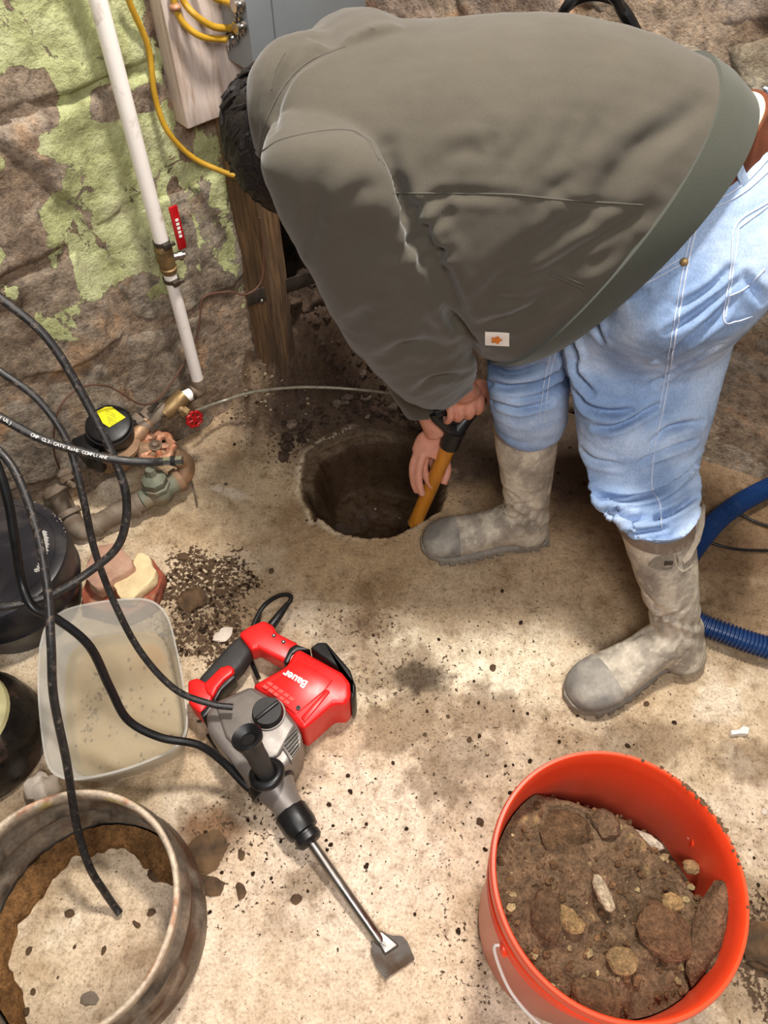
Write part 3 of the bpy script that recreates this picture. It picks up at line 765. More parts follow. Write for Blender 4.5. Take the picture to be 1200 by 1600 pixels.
# ------------------------------------------------------------------ water meter and its plumbing
meter = thing('water_meter', at(165, 720, 0), 'black round water meter with a yellow sticker on a bronze body', 'water meter')
mc = at(182, 700, .16)
mM = frame(mc, V((.05, .05, 1)))
bm = B(); lathe(bm, [(0, -.05), (.022, -.05), (.036, -.035), (.042, -.02), (.042, 0), (.050, .003), (.050, .012), (.04, .016), (0, .016)], mM, 28)
tube(bm, [at(112, 712, .13), at(150, 706, .15), mc], .020, 16); tube(bm, [mc, at(215, 680, .165), at(228, 660, .17)], .018, 16)
obj('meter_body', bm, M['bronze'], meter)
rc = at(172, 668, .215)
tilt = V((.10, -.22, 1)).normalized(); rM = frame(rc, tilt)
bm = B(); lathe(bm, [(0, -.045), (.040, -.045), (.043, -.03), (.045, -.008), (.045, .010), (.043, .017), (.036, .020), (0, .0205)], rM, 36)
obj('register', bm, M['black'], meter)
bm = B(); lathe_open(bm, [(.0455, .004), (.0475, .004), (.0475, .009), (.0455, .009)], rM, 36); obj('register_ring', bm, M['black'], meter)
def on_plane(px, py, p0, n): r = ray(px, py); return CAM + r * ((p0 - CAM).dot(n) / r.dot(n))
topc = rc + tilt * .0212
pts = [(140, 642), (163, 627), (176, 631), (198, 652), (171, 668), (150, 655)]
q = [on_plane(x, y, topc, tilt) for x, y in pts]; q = [topc + (p - topc) * min(1, .036 / max((p - topc).length, 1e-6)) for p in q]
bm = B(); add(bm, q + [p + tilt * .0008 for p in q], [tuple(range(6)), tuple(range(6, 12))] + [(i, (i + 1) % 6, 6 + (i + 1) % 6, 6 + i) for i in range(6)])
st_ = obj('sticker', bm, M['yellow'], meter); st_['label'] = 'bright yellow sticker'
bm = B(); rng2 = random.Random(4)
for k in range(9):
    a = q[1].lerp(q[4], .15 + .08 * k); b2 = q[3].lerp(q[3], 0); d_ = (q[3] - q[1]).normalized()
    for j in range(5):
        p = a + d_ * (.002 + .0045 * j) - (q[4] - q[1]).normalized() * 0 + tilt * .001
        if rng2.random() < .8: merge(bm, box((0, 0, 0), (.0026, .0008, .0003), 0, frame(p, tilt)))
obj('sticker_print', bm, M['grip'], st_)
bm = ppx([(96, 640), (126, 620), (152, 626), (150, 650), (156, 702), (146, 712), (124, 702), (108, 684), (98, 664)], .20, .14, .20, .006); obj('side_bracket', bm, M['black'], meter)
bm = B(); lathe(bm, [(0, -.01), (.011, -.01), (.011, .012), (.007, .014), (.007, .02), (0, .021)], frame(at(170, 731, .115), V((0, -.6, .4))), 6); obj('drain_plug', bm, M['brass'], meter)

def plumb(name, runs, mat, label, collars=(), r=.017, parent=None):
    t = thing(name, runs[0][0], label, 'pipe')
    for i, (a, b2) in enumerate([(runs[0][0], None)]):
        pass
    bm = B()
    for run in runs: tube(bm, run, r, 16, 6 if len(run) > 2 else 0)
    obj('tube', bm, mat, t)
    for p, d, rr, ln in collars:
        bm = B(); lathe(bm, [(0, -ln), (rr, -ln), (rr * 1.04, -ln * .7), (rr * 1.04, ln * .7), (rr, ln), (0, ln)], frame(p, d), 20); obj('coupling', bm, mat, t)
    return t
A1, A2, A3, A4, A5 = at(60, 740, .12), at(85, 765, .085), at(122, 826, .03), at(150, 820, .03), at(222, 782, .05)
low = plumb('service_pipe', [[A1, A2, at(105, 800, .03), A3, at(136, 828, .022), A4], [A4, A5]], M['oldpipe'], 'dusty grey elbowed water pipe looping low along the wall under the meter',
            [(A2, A3 - A2, .028, .014), (at(108, 802, .04), A3 - A2, .025, .006), (A4, A5 - A4, .0245, .008), (at(208, 790, .045), A5 - A4, .0265, .008)], .0215)
bm = B(); merge(bm, pillow_rock(at(98, 738, .13), .018, 3, (1.2, .8, .8), .15, 2)); lathe(bm, [(0, 0), (.006, 0), (.006, .03), (0, .03)], frame(at(104, 752, .125), V((.5, -.4, .2))), 6); lathe(bm, [(0, 0), (.006, 0), (.006, .03), (0, .03)], frame(at(112, 745, .125), V((-.2, -.6, .4))), 6)
gc = obj('ground_clamp', bm, M['oldpipe'], low)
up = plumb('meter_inlet', [[at(228, 660, .17), at(245, 645, .178), tee]], M['oldpipe'], 'grey union fittings between the black meter and the brass tee', [(at(222, 662, .168), V((.5, .5, .2)), .026, .008), (at(236, 650, .172), V((.5, .5, .2)), .021, .012)], .014)
for d_ in ((.02, 0, .03), (-.012, -.02, .012), (.022, -.03, 0)):
    bm = B(); c_ = at(230, 652, .175) + V(d_); lathe(bm, [(0, -.012), (.007, -.012), (.007, -.004), (.004, -.004), (.004, .014), (0, .014)], frame(c_, V((.5, .5, .2))), 6); obj('bolt', bm, M['darksteel'], up)
tv = thing('drain_valve', tee, 'brass tee with a small red handwheel beside the white pipe', 'valve')
bm = B(); lathe(bm, [(0, -.03), (.017, -.03), (.0185, -.02), (.0185, .02), (.017, .03), (0, .03)], frame(tee, e0 - tee), 18)
wc = at(304, 655, .16); tube(bm, [tee, wc.lerp(tee, .3)], .010, 12); lathe(bm, [(0, -.006), (.013, -.006), (.013, .006), (0, .006)], frame(tee.lerp(wc, .55), wc - tee), 6)
obj('tee_body', bm, M['brass'], tv)
def handwheel(c, d, R, mat, parent, spokes=5, tor=.004, wob=.10):
    Mx = frame(c, d); bm = B(); ring = [Mx @ V((R * (1 + wob * math.cos(8 * a)) * math.cos(a), R * (1 + wob * math.cos(8 * a)) * math.sin(a), 0)) for a in np.linspace(0, 2 * math.pi, 65)[:-1]]
    vs, fs = tube_data(ring + ring[:1], tor, 8, False); add(bm, vs, fs)
    for k in range(spokes):
        a = 2 * math.pi * k / spokes; tube(bm, [Mx @ V((R * .2 * math.cos(a), R * .2 * math.sin(a), .001)), Mx @ V((R * math.cos(a), R * math.sin(a), 0))], tor * .8, 6)
    lathe(bm, [(0, -tor), (R * .35, -tor), (R * .35, tor), (0, tor)], Mx, 16)
    return obj('handwheel', bm, mat, parent)
hw = handwheel(wc, (wc - tee).normalized() * .8 + V((0, -.3, .5)), .0165, M['redenamel'], tv, 6, .0036); hw['label'] = 'small red handwheel'
GVS = 1.3
gv = thing('gate_valve', at(248, 770, 0), 'old gate valve with a coppery handwheel and greenish body below the meter', 'valve')
g0 = at(248, 768, .055)
bm = B(); lathe(bm, [(0, -.034), (.018, -.028), (.029, -.010), (.030, .007), (.023, .024), (0, .026)], frame(g0, V((0, 0, 1))), 22)
tube(bm, [A5, g0, at(276, 752, .06)], .022, 16)
lathe(bm, [(0, 0), (.025, 0), (.030, .005), (.030, .012), (.025, .014), (.027, .017), (.027, .030), (.019, .038), (.012, .043), (.010, .06), (0, .06)], frame(g0 + V((0, 0, .014)), V((-.03, .02, 1))), 8)
obj('valve_body', bm, M['verdigris'], gv)
hwc = at(244, 699, .15)
bm = B(); tube(bm, [g0 + V((0, 0, .05)), hwc], .006, 10); obj('stem', bm, M['oldpipe'], gv)
hh = handwheel(hwc, V((.02, -.12, 1)), .033, M['copper'], gv, 5, .0085, .07)
bm = B(); lathe(bm, [(0, .004), (.014, .004), (.014, .009), (.012, .010), (.012, .0085), (0, .0085)], frame(hwc, V((.02, -.12, 1))), 20); lathe(bm, [(0, .008), (.006, .008), (.006, .013), (0, .0135)], frame(hwc, V((.02, -.12, 1))), 6); obj('hub_nut', bm, M['oldpipe'], gv)
el = plumb('copper_elbow', [[at(272, 754, .05), at(288, 742, .06), at(288, 722, .085), at(262, 712, .12), at(215, 703, .15)]], M['bronze'], 'copper elbow joining the gate valve to the meter', [(at(278, 750, .055), V((.6, .5, .1)), .026, .008)], .0195)
cable_thing('ground_wire', [at(96, 740, .12), onl(84, 700, .05), onl(92, 640, .06), onl(125, 606, .05), onl(170, 604, .05), onl(222, 632, .07), onl(255, 615, .05), onl(300, 545, .03), onl(312, 500, .03), onl(318, 465, .03), onl(355, 456, .04), onl(385, 460, .08), onl(408, 440, .09), onl(412, 395, .09), onl(405, 340, .09)], .0022, M['brownwire'], 'thin brown ground wire looping from the meter up the wall to the post', 'wire', n=10, seg=6)
cable_thing('rusty_wire', [at(88, 745, .05), at(70, 752, .09), at(60, 790, .04), at(66, 810, .03)], .002, M['copper'], 'short rusty wire at the lower left pipe clamp', 'wire', seg=6)
cable_thing('grey_tubing', [at(306, 642, .155), at(350, 626, .12), at(400, 612, .15), at(470, 605, .17), at(550, 608, .17), at(620, 617, .14), at(670, 630, .09), at(700, 640, .04)], .0034, M['wirebare'], 'thin clear grey tubing arching from the red handwheel toward the worker', 'tubing')
cable_thing('twig', [at(291, 738, .02), at(303, 765, .012), at(308, 790, .01)], .0022, M['oldpipe'], 'short grey twig on the floor beside the copper elbow', 'twig', seg=6)

# ------------------------------------------------------------------ black tub, black container, clear container
tub = thing('black_tub', at(20, 1000, 0), 'large black plastic tub with ribbed white lettering at the left edge', 'tub')
tc = at(-16, 870, .165); tcf = V((tc.x - .02, tc.y - .0, 0))
TZ = .82; bm = B(); lathe(bm, [(r_, z_ * TZ) for r_, z_ in [(0, .205), (.118, .205), (.132, .204), (.139, .200), (.1415, .192), (.140, .13), (.137, .10), (.139, .095), (.130, .06), (.118, .0), (0, .0)]], Matrix.Translation(V((tc.x, tc.y, 0))), 64)
obj('shell', bm, M['tub'], tub)
bm = B(); lathe_open(bm, [(.1205, .163), (.1205, .1695), (.1185, .1695), (.1185, .163)], Matrix.Translation(V((tc.x, tc.y, 0))), 64); obj('raised_rim', bm, M['tub'], tub)
bm = B()
for k in range(34):
    a = math.radians(33 - 1.6 * k); r0 = .103; p = V((tc.x + r0 * math.cos(a), tc.y + r0 * math.sin(a), .1688))
    L = .005 + .008 * ((k * 7) % 5) / 5
    merge(bm, box((0, 0, 0), (L, .0013, .0008), 0, Matrix.Translation(p) @ Matrix.Rotation(a, 4, 'Z')))
obj('moulded_lettering', bm, M['white'], tub)
# droplets on the tub edge
bm = B(); rr_ = random.Random(2)
for k in range(26):
    a = math.radians(rr_.uniform(20, 75)); r0 = rr_.uniform(.132, .140); bmesh.ops.create_uvsphere(bm, u_segments=6, v_segments=5, radius=rr_.uniform(.0006, .0016), matrix=Matrix.Translation((tc.x + r0 * math.cos(a), tc.y + r0 * math.sin(a), .1675 - max(0, r0 - .13) * .5)))
o = obj('droplets', bm, M['palestone'], tub); o['kind'] = 'stuff'

jug = thing('black_container', at(0, 1200, 0), 'wet black container with a cream top at the left edge below the tub', 'container')
jc = at(-74, 1098, .22)
jx = V((-.722, .50, 0))
bm = B(); lathe(bm, [(0, .0), (.108, .0), (.116, .008), (.118, .03), (.112, .07), (.098, .105), (.088, .115), (0, .115)], Matrix.Translation(jx), 40); obj('body', bm, M['baleblk'], jug)
bm = B(); lathe(bm, [(0, .112), (.086, .112), (.089, .118), (.086, .126), (.06, .132), (0, .134)], Matrix.Translation(jx), 40); o = obj('lid', bm, M['cream'], jug); o['label'] = 'cream coloured top'

cont = thing('plastic_container', at(180, 1080, 0), 'translucent square plastic container holding muddy water', 'container')
rim_px = [(62, 1010), (72, 978), (98, 955), (140, 943), (205, 935), (240, 940), (262, 962), (274, 1000), (288, 1070), (294, 1130), (285, 1160), (262, 1178), (200, 1203), (130, 1219), (92, 1215), (72, 1190), (62, 1120), (59, 1060)]
RP = [at(x, y, .11) for x, y in rim_px]; RP = crom(RP + RP[:1], 4)[:-1]; cen = sum(RP, V((0, 0, 0))) / len(RP)
base_c = at(190, 1118, 0.0)
def ringat(k, z, f):  # ring scaled about centre, shifting toward base centre
    c = V((cen.x, cen.y, 0)).lerp(V((base_c.x, base_c.y, 0)), k); return [V((c.x + (p.x - cen.x) * f, c.y + (p.y - cen.y) * f, z)) for p in RP]
def shell(bm, rings, closed=False):
    n = len(rings[0]); vs = [p for r in rings for p in r]; fs = []
    m = len(rings)
    for i in range(m - 1 + (1 if closed else 0)):
        j = (i + 1) % m
        for k in range(n): k2 = (k + 1) % n; fs.append((i * n + k, i * n + k2, j * n + k2, j * n + k))
    add(bm, vs, fs)
bm = B()
prof = [(0, .006, .70), (.0, .004, .79), (0, .012, .83), (0, .09, .95), (0, .098, .985), (0, .112, 1.0), (0, .112, .975), (0, .10, .955), (0, .09, .925), (0, .016, .80), (0, .009, .70)]
rg = [ringat(0, z_, f) for _, z_, f in prof]; shell(bm, rg)
for r_, z_ in ((rg[0], 0), (rg[-1], 0)):
    vs = [bm.verts.new(p) for p in r_]; bm.faces.new(vs)
obj('tray', bm, M['clear'], cont)
bm = B(); bmesh.ops.recalc_face_normals(bm, faces=[]); 
vs = [bm.verts.new(p) for p in ringat(0, .034, .825)]; bm.faces.new(vs); obj('water', bm, M['water'], cont)
n_ = 60; bm = B()
ins = ringat(0, .010, .775)
vs = [bm.verts.new(p) for p in ins]; f_ = bm.faces.new(vs); bmesh.ops.poke(bm, faces=[f_]); bmesh.ops.subdivide_edges(bm, edges=bm.edges[:], cuts=6, use_grid_fill=True)
me = bpy.data.meshes.new('sediment'); bm.to_mesh(me); bm.free(); v_ = getv(me); nn = fbm(v_, 5, 25); v_[:, 2] += .002 + nn * .002; setv(me, v_); me.shade_smooth()
orange = np.exp(-((v_[:, 0] - at(245, 1025, .01).x) ** 2 + (v_[:, 1] - at(245, 1025, .01).y) ** 2) / .0016)
cs = cc(214, 200, 174) * (1 + .2 * nn[:, None]); cs = cs * (1 - orange[:, None]) + cc(196, 146, 74) * orange[:, None]
setcol(me, cs); o = obj('sediment', me, M['silt'], cont); o['kind'] = 'stuff'
bm = B(); cols = []
for i in range(170):
    a = rs.rand() * 6.28; q = .12 * rs.rand() ** .5; p = V((cen.x + .015 + q * math.cos(a) * .9, cen.y - .01 + q * math.sin(a), .012))
    if rs.rand() < .5: p = V((cen.x - .055 + rs.normal() * .008, cen.y - .08 + .14 * rs.rand(), .012))
    p.z = .0150
    b2 = pillow_rock(p, .001 + .004 * rs.rand() ** 3, i, (1, .8, .5), .3, 1, a); merge(bm, b2)
o = obj('grit', bm, M['brownstone'], cont); o['kind'] = 'stuff'

# ------------------------------------------------------------------ bricks, stones
def rock(name, px, py, r, mat, label, sq=(1, 1, .7), rot=0, seed=1, sub=3, rough=.34, z=None, group=None, cat='stone'):
    p = at(px, py, 0); zf = fz(p.x, p.y)
    return solo(name, pillow_rock((p.x, p.y, zf + r * sq[2] * (.62 if z is None else z)), r, seed, sq, rough, sub, rot), mat, label, cat, group, angle=32)
def slab(name, pts, z, z0, z1, mat, label, cat, bevel=.003, rough=.003):
    bm = ppx(pts, z, z0, z1, bevel); bmesh.ops.triangulate(bm, faces=bm.faces[:]); bmesh.ops.subdivide_edges(bm, edges=[e for e in bm.edges if e.calc_length() > .02], cuts=3)
    bmesh.ops.triangulate(bm, faces=bm.faces[:])
    v = np.array([q.co[:] for q in bm.verts]); nn = fbm(v + 5, 4, 30)
    for q, k in zip(bm.verts, nn): q.co += (q.co - V((v[:, 0].mean(), v[:, 1].mean(), v[:, 2].mean()))).normalized() * k * rough * 2
    return solo(name, bm, mat, label, cat, angle=30)
slab('brick', [(130, 925), (140, 900), (235, 872), (258, 900), (240, 945), (200, 965), (130, 950)], .03, .0, .04, M['brick'], 'red brick lying under the cream slab beside the clear container', 'brick', .004)
slab('stone_slab', [(132, 878), (150, 850), (178, 846), (206, 872), (210, 885), (178, 905), (152, 920), (132, 905)], .085, .042, .085, M['pinkstone'], 'pink angular stone on the red brick against the black tub', 'stone', .006, .006)
slab('mortar_slab', [(172, 905), (205, 880), (214, 862), (232, 868), (242, 890), (240, 902), (205, 938), (188, 934)], .07, .041, .068, M['creamstone'], 'cream flat slab with ragged edge on top of the brick', 'slab', .003, .004)
rock('stone', 303, 940, .030, M['brownstone'], 'round brown stone on the speckled soil right of the brick', (1, .85, .6), .4, 12)
rock('stone', 286, 872, .011, M['brownstone'], 'small brown pebble behind the round brown stone', (1, 1, .6), 0, 5, 2)
rock('stone', 351, 992, .019, M['palestone'], 'flat whitish stone beside the black hammer grip', (1, .85, .3), .3, 8)
rock('stone', 74, 1236, .030, M['palestone'], 'pale chunk touching the rusty ring below the container', (1, 1, .8), .3, 9)
rock('stone', 327, 1384, .021, M['brownstone'], 'flat brown stone right beside the rusty ring', (1.1, .8, .25), -.2, 15)
rock('stone', 376, 1392, .013, M['brownstone'], 'small brown crescent chip right of the flat brown stone', (.6, 1.1, .3), .3, 16, 2)
rock('stone', 378, 1392 - 56, .0085, M['brownstone'], 'tiny brown chip above the crescent chip on the pale floor', (.7, 1.1, .3), .3, 17, 2)
rock('stone', 322, 1330, .036, M['brownstone'], 'broad flat flake of tan earth right of the rusty ring', (1, .9, .12), .3, 18)
rock('stone', 1195, 1268, .006, M['palestone'], 'tiny pale pebble near the right edge of the floor', (1, 1, .6), 0, 19, 2)
rock('stone', 1196, 1480, .045, M['brownstone'], 'dark flat stone on wet soil right of the bucket', (1, .9, .35), 0, 20)
rock('stone', 463, 1405, .010, M['brownstone'], 'flat reddish chip left of the chisel shaft', (1, .8, .2), 0, 21, 2)
for i, (x, y) in enumerate([(700, 1120), (733, 1157), (750, 1285), (664, 1148), (495, 1140), (424, 893), (311, 1127), (1010, 1100), (770, 1045), (360, 890)]):
    rock('pebble', x, y, .0042 + .0015 * (i % 3), M['brownstone'], 'tiny dark pebble ' + ['above the middle of the orange bucket gap', 'nearest above the rim of the orange bucket', 'close to the left side of the orange bucket rim', 'left of the pair above the bucket', 'just right of the red hammer housing', 'up near the hammer cord loop by the pit', 'under the hammer grip beside the clear container', 'just below the toe of the left boot', 'right of the dark floor stain', 'near the speckled soil left of the cord loop'][i], (1, .9, .5), i, 40 + i, 2, group='tiny dark pebbles on the slab', cat='pebble')
cp = thing('broken_chip', at(1155, 1143, 0), 'white plastic chip on the floor near the right edge', 'chip')
obj('body', ppx([(1141, 1142), (1143, 1149), (1156, 1147), (1168, 1148), (1170, 1138), (1160, 1135), (1154, 1141)], .008, fz(cp.location.x, cp.location.y), .012, .001), M['white'], cp)

# ------------------------------------------------------------------ rusty ring
rc_ = V((-.443, .197, 0)); RR = .158
ring = thing('steel_drum_ring', rc_, 'rusty ribbed steel drum ring standing on the floor at the lower left', 'drum ring')
zt = .15
op = [(RR - .004, -.002), (RR + .006, .0), (RR + .010, .02), (RR + .004, .035), (RR + .010, .05), (RR + .016, .062), (RR + .010, .075), (RR + .003, .09), (RR + .009, .105), (RR + .010, .115), (RR + .002, .13), (RR + .002, .144), (RR + .004, .148), (RR + .001, .152), (RR - .004, .150), (RR - .006, .144), (RR - .005, .13), (RR + .003, .115), (RR + .002, .105), (RR - .004, .09), (RR + .003, .075), (RR + .008, .062), (RR + .002, .05), (RR - .003, .035), (RR + .002, .02)]
bm = B(); op = [(r_, z_ * 1.333) for r_, z_ in op]; lathe_open(bm, op, Matrix.Translation(rc_), 120)
me = bpy.data.meshes.new('r'); bmesh.ops.recalc_face_normals(bm, faces=bm.faces[:]); bm.to_mesh(me); bm.free(); me.shade_smooth()
v_ = getv(me); nn = fbm(v_, 4, 9); rad = np.hypot(v_[:, 0] - rc_.x, v_[:, 1] - rc_.y); k = 1 + nn * .018
v_[:, 0] = rc_.x + (v_[:, 0] - rc_.x) * k; v_[:, 1] = rc_.y + (v_[:, 1] - rc_.y) * k; v_[:, 2] += fbm(v_ + 3, 3, 6) * .004 * (v_[:, 2] > .14); setv(me, v_)
nn = fbm(v_ * np.array([1, 1, 3]), 5, 12); n2 = fbm(v_ * np.array([1, 1, 4]) + 7, 5, 20)
base = np.tile(cc(128, 118, 106), (len(v_), 1))
def lay2(base, k, c): return base * (1 - k[:, None]) + c * k[:, None]
base = lay2(base, sstep(.02, .2, nn), cc(92, 62, 44)); base = lay2(base, sstep(.08, .25, n2) * .8, cc(156, 140, 122)); base = lay2(base, sstep(.15, .25, -nn), cc(66, 58, 52))
topk = sstep(.180, .190, v_[:, 2]); base = lay2(base, topk * .9, cc(214, 194, 170)); base = lay2(base, topk * sstep(.16, .26, n2) * .8, cc(176, 110, 72)); base = lay2(base, topk * sstep(.16, .22, -n2) * (v_[:, 1] > .335) * .8, cc(220, 200, 110))
setcol(me, base); obj('shell', me, M['rustring'], ring)
# soil collar left inside the ring
bm = B(); cols = []
def inside_soil():
    vs, fs, cs_ = [], [], []; na, nr = 140, 12
    for i in range(na):
        a = 2 * math.pi * i / na; p3 = np.array([[math.cos(a) * 2.2, math.sin(a) * 2.2, 1.5]]); e = float(fbm(p3, 4, 1.2)[0])
        far = max(0, math.cos(a - math.radians(75)))
        wdt = .008 + .026 * far + .016 * max(0, math.cos(a - math.radians(178))) + e * .03 + .018 * math.exp(-((a - math.radians(50)) / .25) ** 2)
        wdt = max(wdt, .004)
        for j in range(nr):
            t = j / (nr - 1); r_ = RR - .004 - wdt * t
            zz__ = (.020 + .004 * far) * (1 - t) ** .8 + (.012 if t < 1 else -.004) + .002 * math.sin(i * 1.7 + j)
            vs.append(V((rc_.x + r_ * math.cos(a), rc_.y + r_ * math.sin(a), zz__)))
    for i in range(na):
        for j in range(nr - 1):
            i2 = (i + 1) % na; fs.append((i * nr + j, i2 * nr + j, i2 * nr + j + 1, i * nr + j + 1))
    return vs, fs
vs, fs = inside_soil(); me = mesh_from(vs, fs); v_ = getv(me); nn = fbm(v_, 5, 30); setcol(me, cc(128, 92, 56) * (1 + .6 * nn[:, None])); o = obj('packed_soil', me, M['soil'], ring); o['kind'] = 'stuff'; o['label'] = 'packed brown soil clinging inside the ring'
for i, (x, y, r_, sq) in enumerate([(110, 1428, .009, (1, .7, .4)), (214, 1445, .007, (.6, 1.2, .4)), (237, 1426, .007, (.8, 1.1, .4)), (163, 1485, .006, (.6, 1.2, .5)), (46, 1486, .006, (1, .8, .5)), (53, 1550, .005, (1, .8, .5)), (245, 1370, .012, (1.2, .8, .6)), (42, 1582, .007, (1, .8, .5)), (118, 1480, .003, (1, 1, .5))]):
    rock('soil_clod', x, y, r_, M['brownstone'], 'small brown soil clod inside the rusty ring, ' + ['left of the cable end', 'right of the cable end', 'farthest right, by the packed soil', 'below the cable end', 'near the left edge', 'low at the left', 'reddish one at the back right', 'lowest at the left', 'tiny one in the middle'][i], sq, i, 60 + i, 2, group='soil clods inside the rusty ring', cat='soil clod')
rock('stone', 140, 1560, .012, M['oldpipe'], 'grey flat shard near the bottom of the rusty ring', (1.2, .9, .2), .2, 77, 2)

# ------------------------------------------------------------------ orange bucket
bc = V((.279, .205, 0))
buck = thing('bucket', bc, 'orange-red plastic bucket filled with brown soil in the lower right corner', 'bucket')
outp = [(.0, .002), (.126, .002), (.130, .006), (.1325, .03), (.1405, .268), (.1415, .272), (.1465, .273), (.1465, .277), (.142, .280), (.142, .288), (.1478, .290), (.1478, .294), (.143, .297), (.143, .306), (.149, .308), (.149, .313), (.1442, .316), (.1445, .345), (.150, .347), (.1520, .352), (.1520, .364), (.150, .3695), (.1465, .3695), (.1445, .366), (.1435, .34), (.139, .26), (.131, .02), (.0, .015)]
bm = B(); lathe(bm, outp, Matrix.Translation(bc), 128)
me = bpy.data.meshes.new('b'); bmesh.ops.recalc_face_normals(bm, faces=bm.faces[:]); bm.to_mesh(me); bm.free(); me.shade_smooth(); me.set_sharp_from_angle(angle=math.radians(45))
v_ = getv(me); nn = fbm(v_, 5, 8); base = np.tile(cc(255, 76, 36), (len(v_), 1)); out = np.hypot(v_[:, 0] - bc.x, v_[:, 1] - bc.y)
lowk = sstep(.285, .24, v_[:, 2] + nn * .03) * .72; base = lay2(base, lowk, cc(170, 116, 96)); base = lay2(base, sstep(.06, .2, nn) * .35 * (v_[:, 2] < .34), cc(204, 84, 52))
setcol(me, base); obj('pail', me, M['bucket'], buck)
# bail
bm = B(); pL = at(775, 1452, .285) ; a0 = math.atan2(pL.y - bc.y, pL.x - bc.x)
a0 = math.radians(206)
ear = bc + V((math.cos(a0) * .146, math.sin(a0) * .146, .282)); ear2 = bc + V((-math.cos(a0) * .146, -math.sin(a0) * .146, .282))
hp = [ear + V((.006, 0, 0)), ear + V((-.012, 0, 0))]
for k in range(0, 17):
    if k in (0, 16): continue
    a = math.pi * k / 16; r_ = .157
    hp.append(bc + V((r_ * math.cos(a0 + a), r_ * math.sin(a0 + a), .272 - .15 * math.sin(a) ** .7)))
hp += [ear2 + V((.012, 0, 0)), ear2 + V((-.006, 0, 0))]; tube(bm, crom(hp, 5), .0022, 10)
o = obj('bail_handle', bm, M['brightsteel'], buck); o['label'] = 'pale wire bail handle'
o.data.materials.clear(); o.data.materials.append(M['pvc'])
for e_, sx in ((ear, -1), (ear2, 1)):
    bm = B(); lathe(bm, [(0, -.004), (.011, -.004), (.011, .003), (.006, .006), (0, .006)], frame(e_, V((sx, 0, 0))), 16); o = obj('handle_lug', bm, M['bucket'], buck); setcol(o.data, np.tile(cc(255, 76, 36), (len(o.data.vertices), 1)))
# soil heap in the bucket
nr, na = 46, 150; vs, fs = [], []
rrs = np.linspace(0, 1, nr); R_, A_ = np.meshgrid(rrs, np.linspace(0, 2 * math.pi, na, endpoint=False))
X = bc.x + .1385 * R_ * np.cos(A_); Y = bc.y + .1385 * R_ * np.sin(A_); Pq = np.stack([X.ravel(), Y.ravel(), X.ravel() * 0 + 2], 1)
nn = fbm(Pq, 3, 14).reshape(X.shape); n2 = fbm(Pq + 4, 5, 45).reshape(X.shape)
far = sstep(.0, .045, (Y - .300) + (X - bc.x) * .35 + nn * .02 + .0)
far2 = sstep(-.01, .02, (X - .385) * .8 + (Y - .22) * .6 + nn * .01) * .8
Zs = .292 + .022 * nn * 2 + .006 * n2 - .13 * np.maximum(far, far2 * .6) - .012 * sstep(.8, 1, R_)
vs = np.stack([X.ravel(), Y.ravel(), Zs.ravel()], 1)
for i in range(na):
    for j in range(nr - 1):
        i2 = (i + 1) % na
        fs.append((i * nr + j, i * nr + j + 1, i2 * nr + j + 1, i2 * nr + j))
me = mesh_from(vs.tolist(), fs); g = fbm(vs, 4, 40); g2 = fbm(vs + 3, 4, 12); base = cc(112, 90, 68) * (1 + .5 * g[:, None] + .4 * g2[:, None]); base = lay2(base, sstep(.25, .4, g) * .6, cc(160, 134, 92)); setcol(me, np.clip(base, 0, 1))
heap = solo('soil_heap', me, M['soil'], 'heap of damp brown soil filling the orange bucket', 'soil'); heap['kind'] = 'stuff'
bm = B(); cols = []
for i in range(520):
    a = rs.rand() * 6.28; q = .134 * rs.rand() ** .5; x, y = bc.x + q * math.cos(a), bc.y + q * math.sin(a); j = int(q / .1385 * (nr - 1)); i_ = int(a / 6.2832 * na) % na
    r_ = .0012 + .006 * rs.rand() ** 4; b2 = pillow_rock((x, y, Zs[i_, j] + r_ * .2), r_, i, (1, .85, .7), .3, 1, a); t = .6 + .6 * rs.rand()
    cols += [(cc(112, 84, 58) if rs.rand() < .85 else cc(176, 154, 112)) * t] * len(b2.verts); merge(bm, b2)
o = obj('soil_crumbs', bm, M['soil'], angle=30); setcol(o.data, np.array(cols)); tag(o, 'fine gravelly crumbs on the soil in the orange bucket', 'soil', kind='stuff')
def bstone(px, py, z, r, sq, rot, seed, label, col_=(104, 80, 58), tl=(0, 0)):
    p = at(px, py, z); bm = pillow_rock((0, 0, 0), r, seed, sq, .22, 3, rot)
    bmesh.ops.transform(bm, matrix=Matrix.Translation(p) @ Matrix.Rotation(tl[0], 4, 'X') @ Matrix.Rotation(tl[1], 4, 'Y'), verts=bm.verts[:])
    o = solo('stone', bm, M['soil'], label, 'stone', angle=30); v = getv(o.data); g = fbm(v + seed, 4, 40); setcol(o.data, np.clip(np.array(lin(col_)) * (1 + .5 * g[:, None]), 0, 1)); return o
bstone(1105, 1455, .305, .052, (.42, 1.1, .32), -.45, 3, 'long wedge-shaped stone at the right of the soil in the bucket', (112, 88, 66), (.15, -.3))
bstone(885, 1300, .288, .034, (1, .8, .5), .1, 4, 'dark clod at the back of the soil in the bucket', (98, 76, 54))
bstone(945, 1290, .288, .024, (.7, 1, .8), .3, 5, 'upright jagged clod at the far edge of the soil in the bucket', (112, 90, 68))
bstone(1005, 1312, .278, .016, (1.6, .7, .5), -.5, 6, 'pale whitish stone at the far edge of the bucket soil', (196, 184, 164))
bstone(942, 1395, .312, .018, (.55, 1.3, .4), .35, 7, 'white-flecked shard in the middle of the bucket soil', (190, 172, 144))
bstone(855, 1428, .305, .026, (.75, 1.2, .4), .2, 8, 'rounded brown clod at the left of the bucket soil', (96, 74, 54))
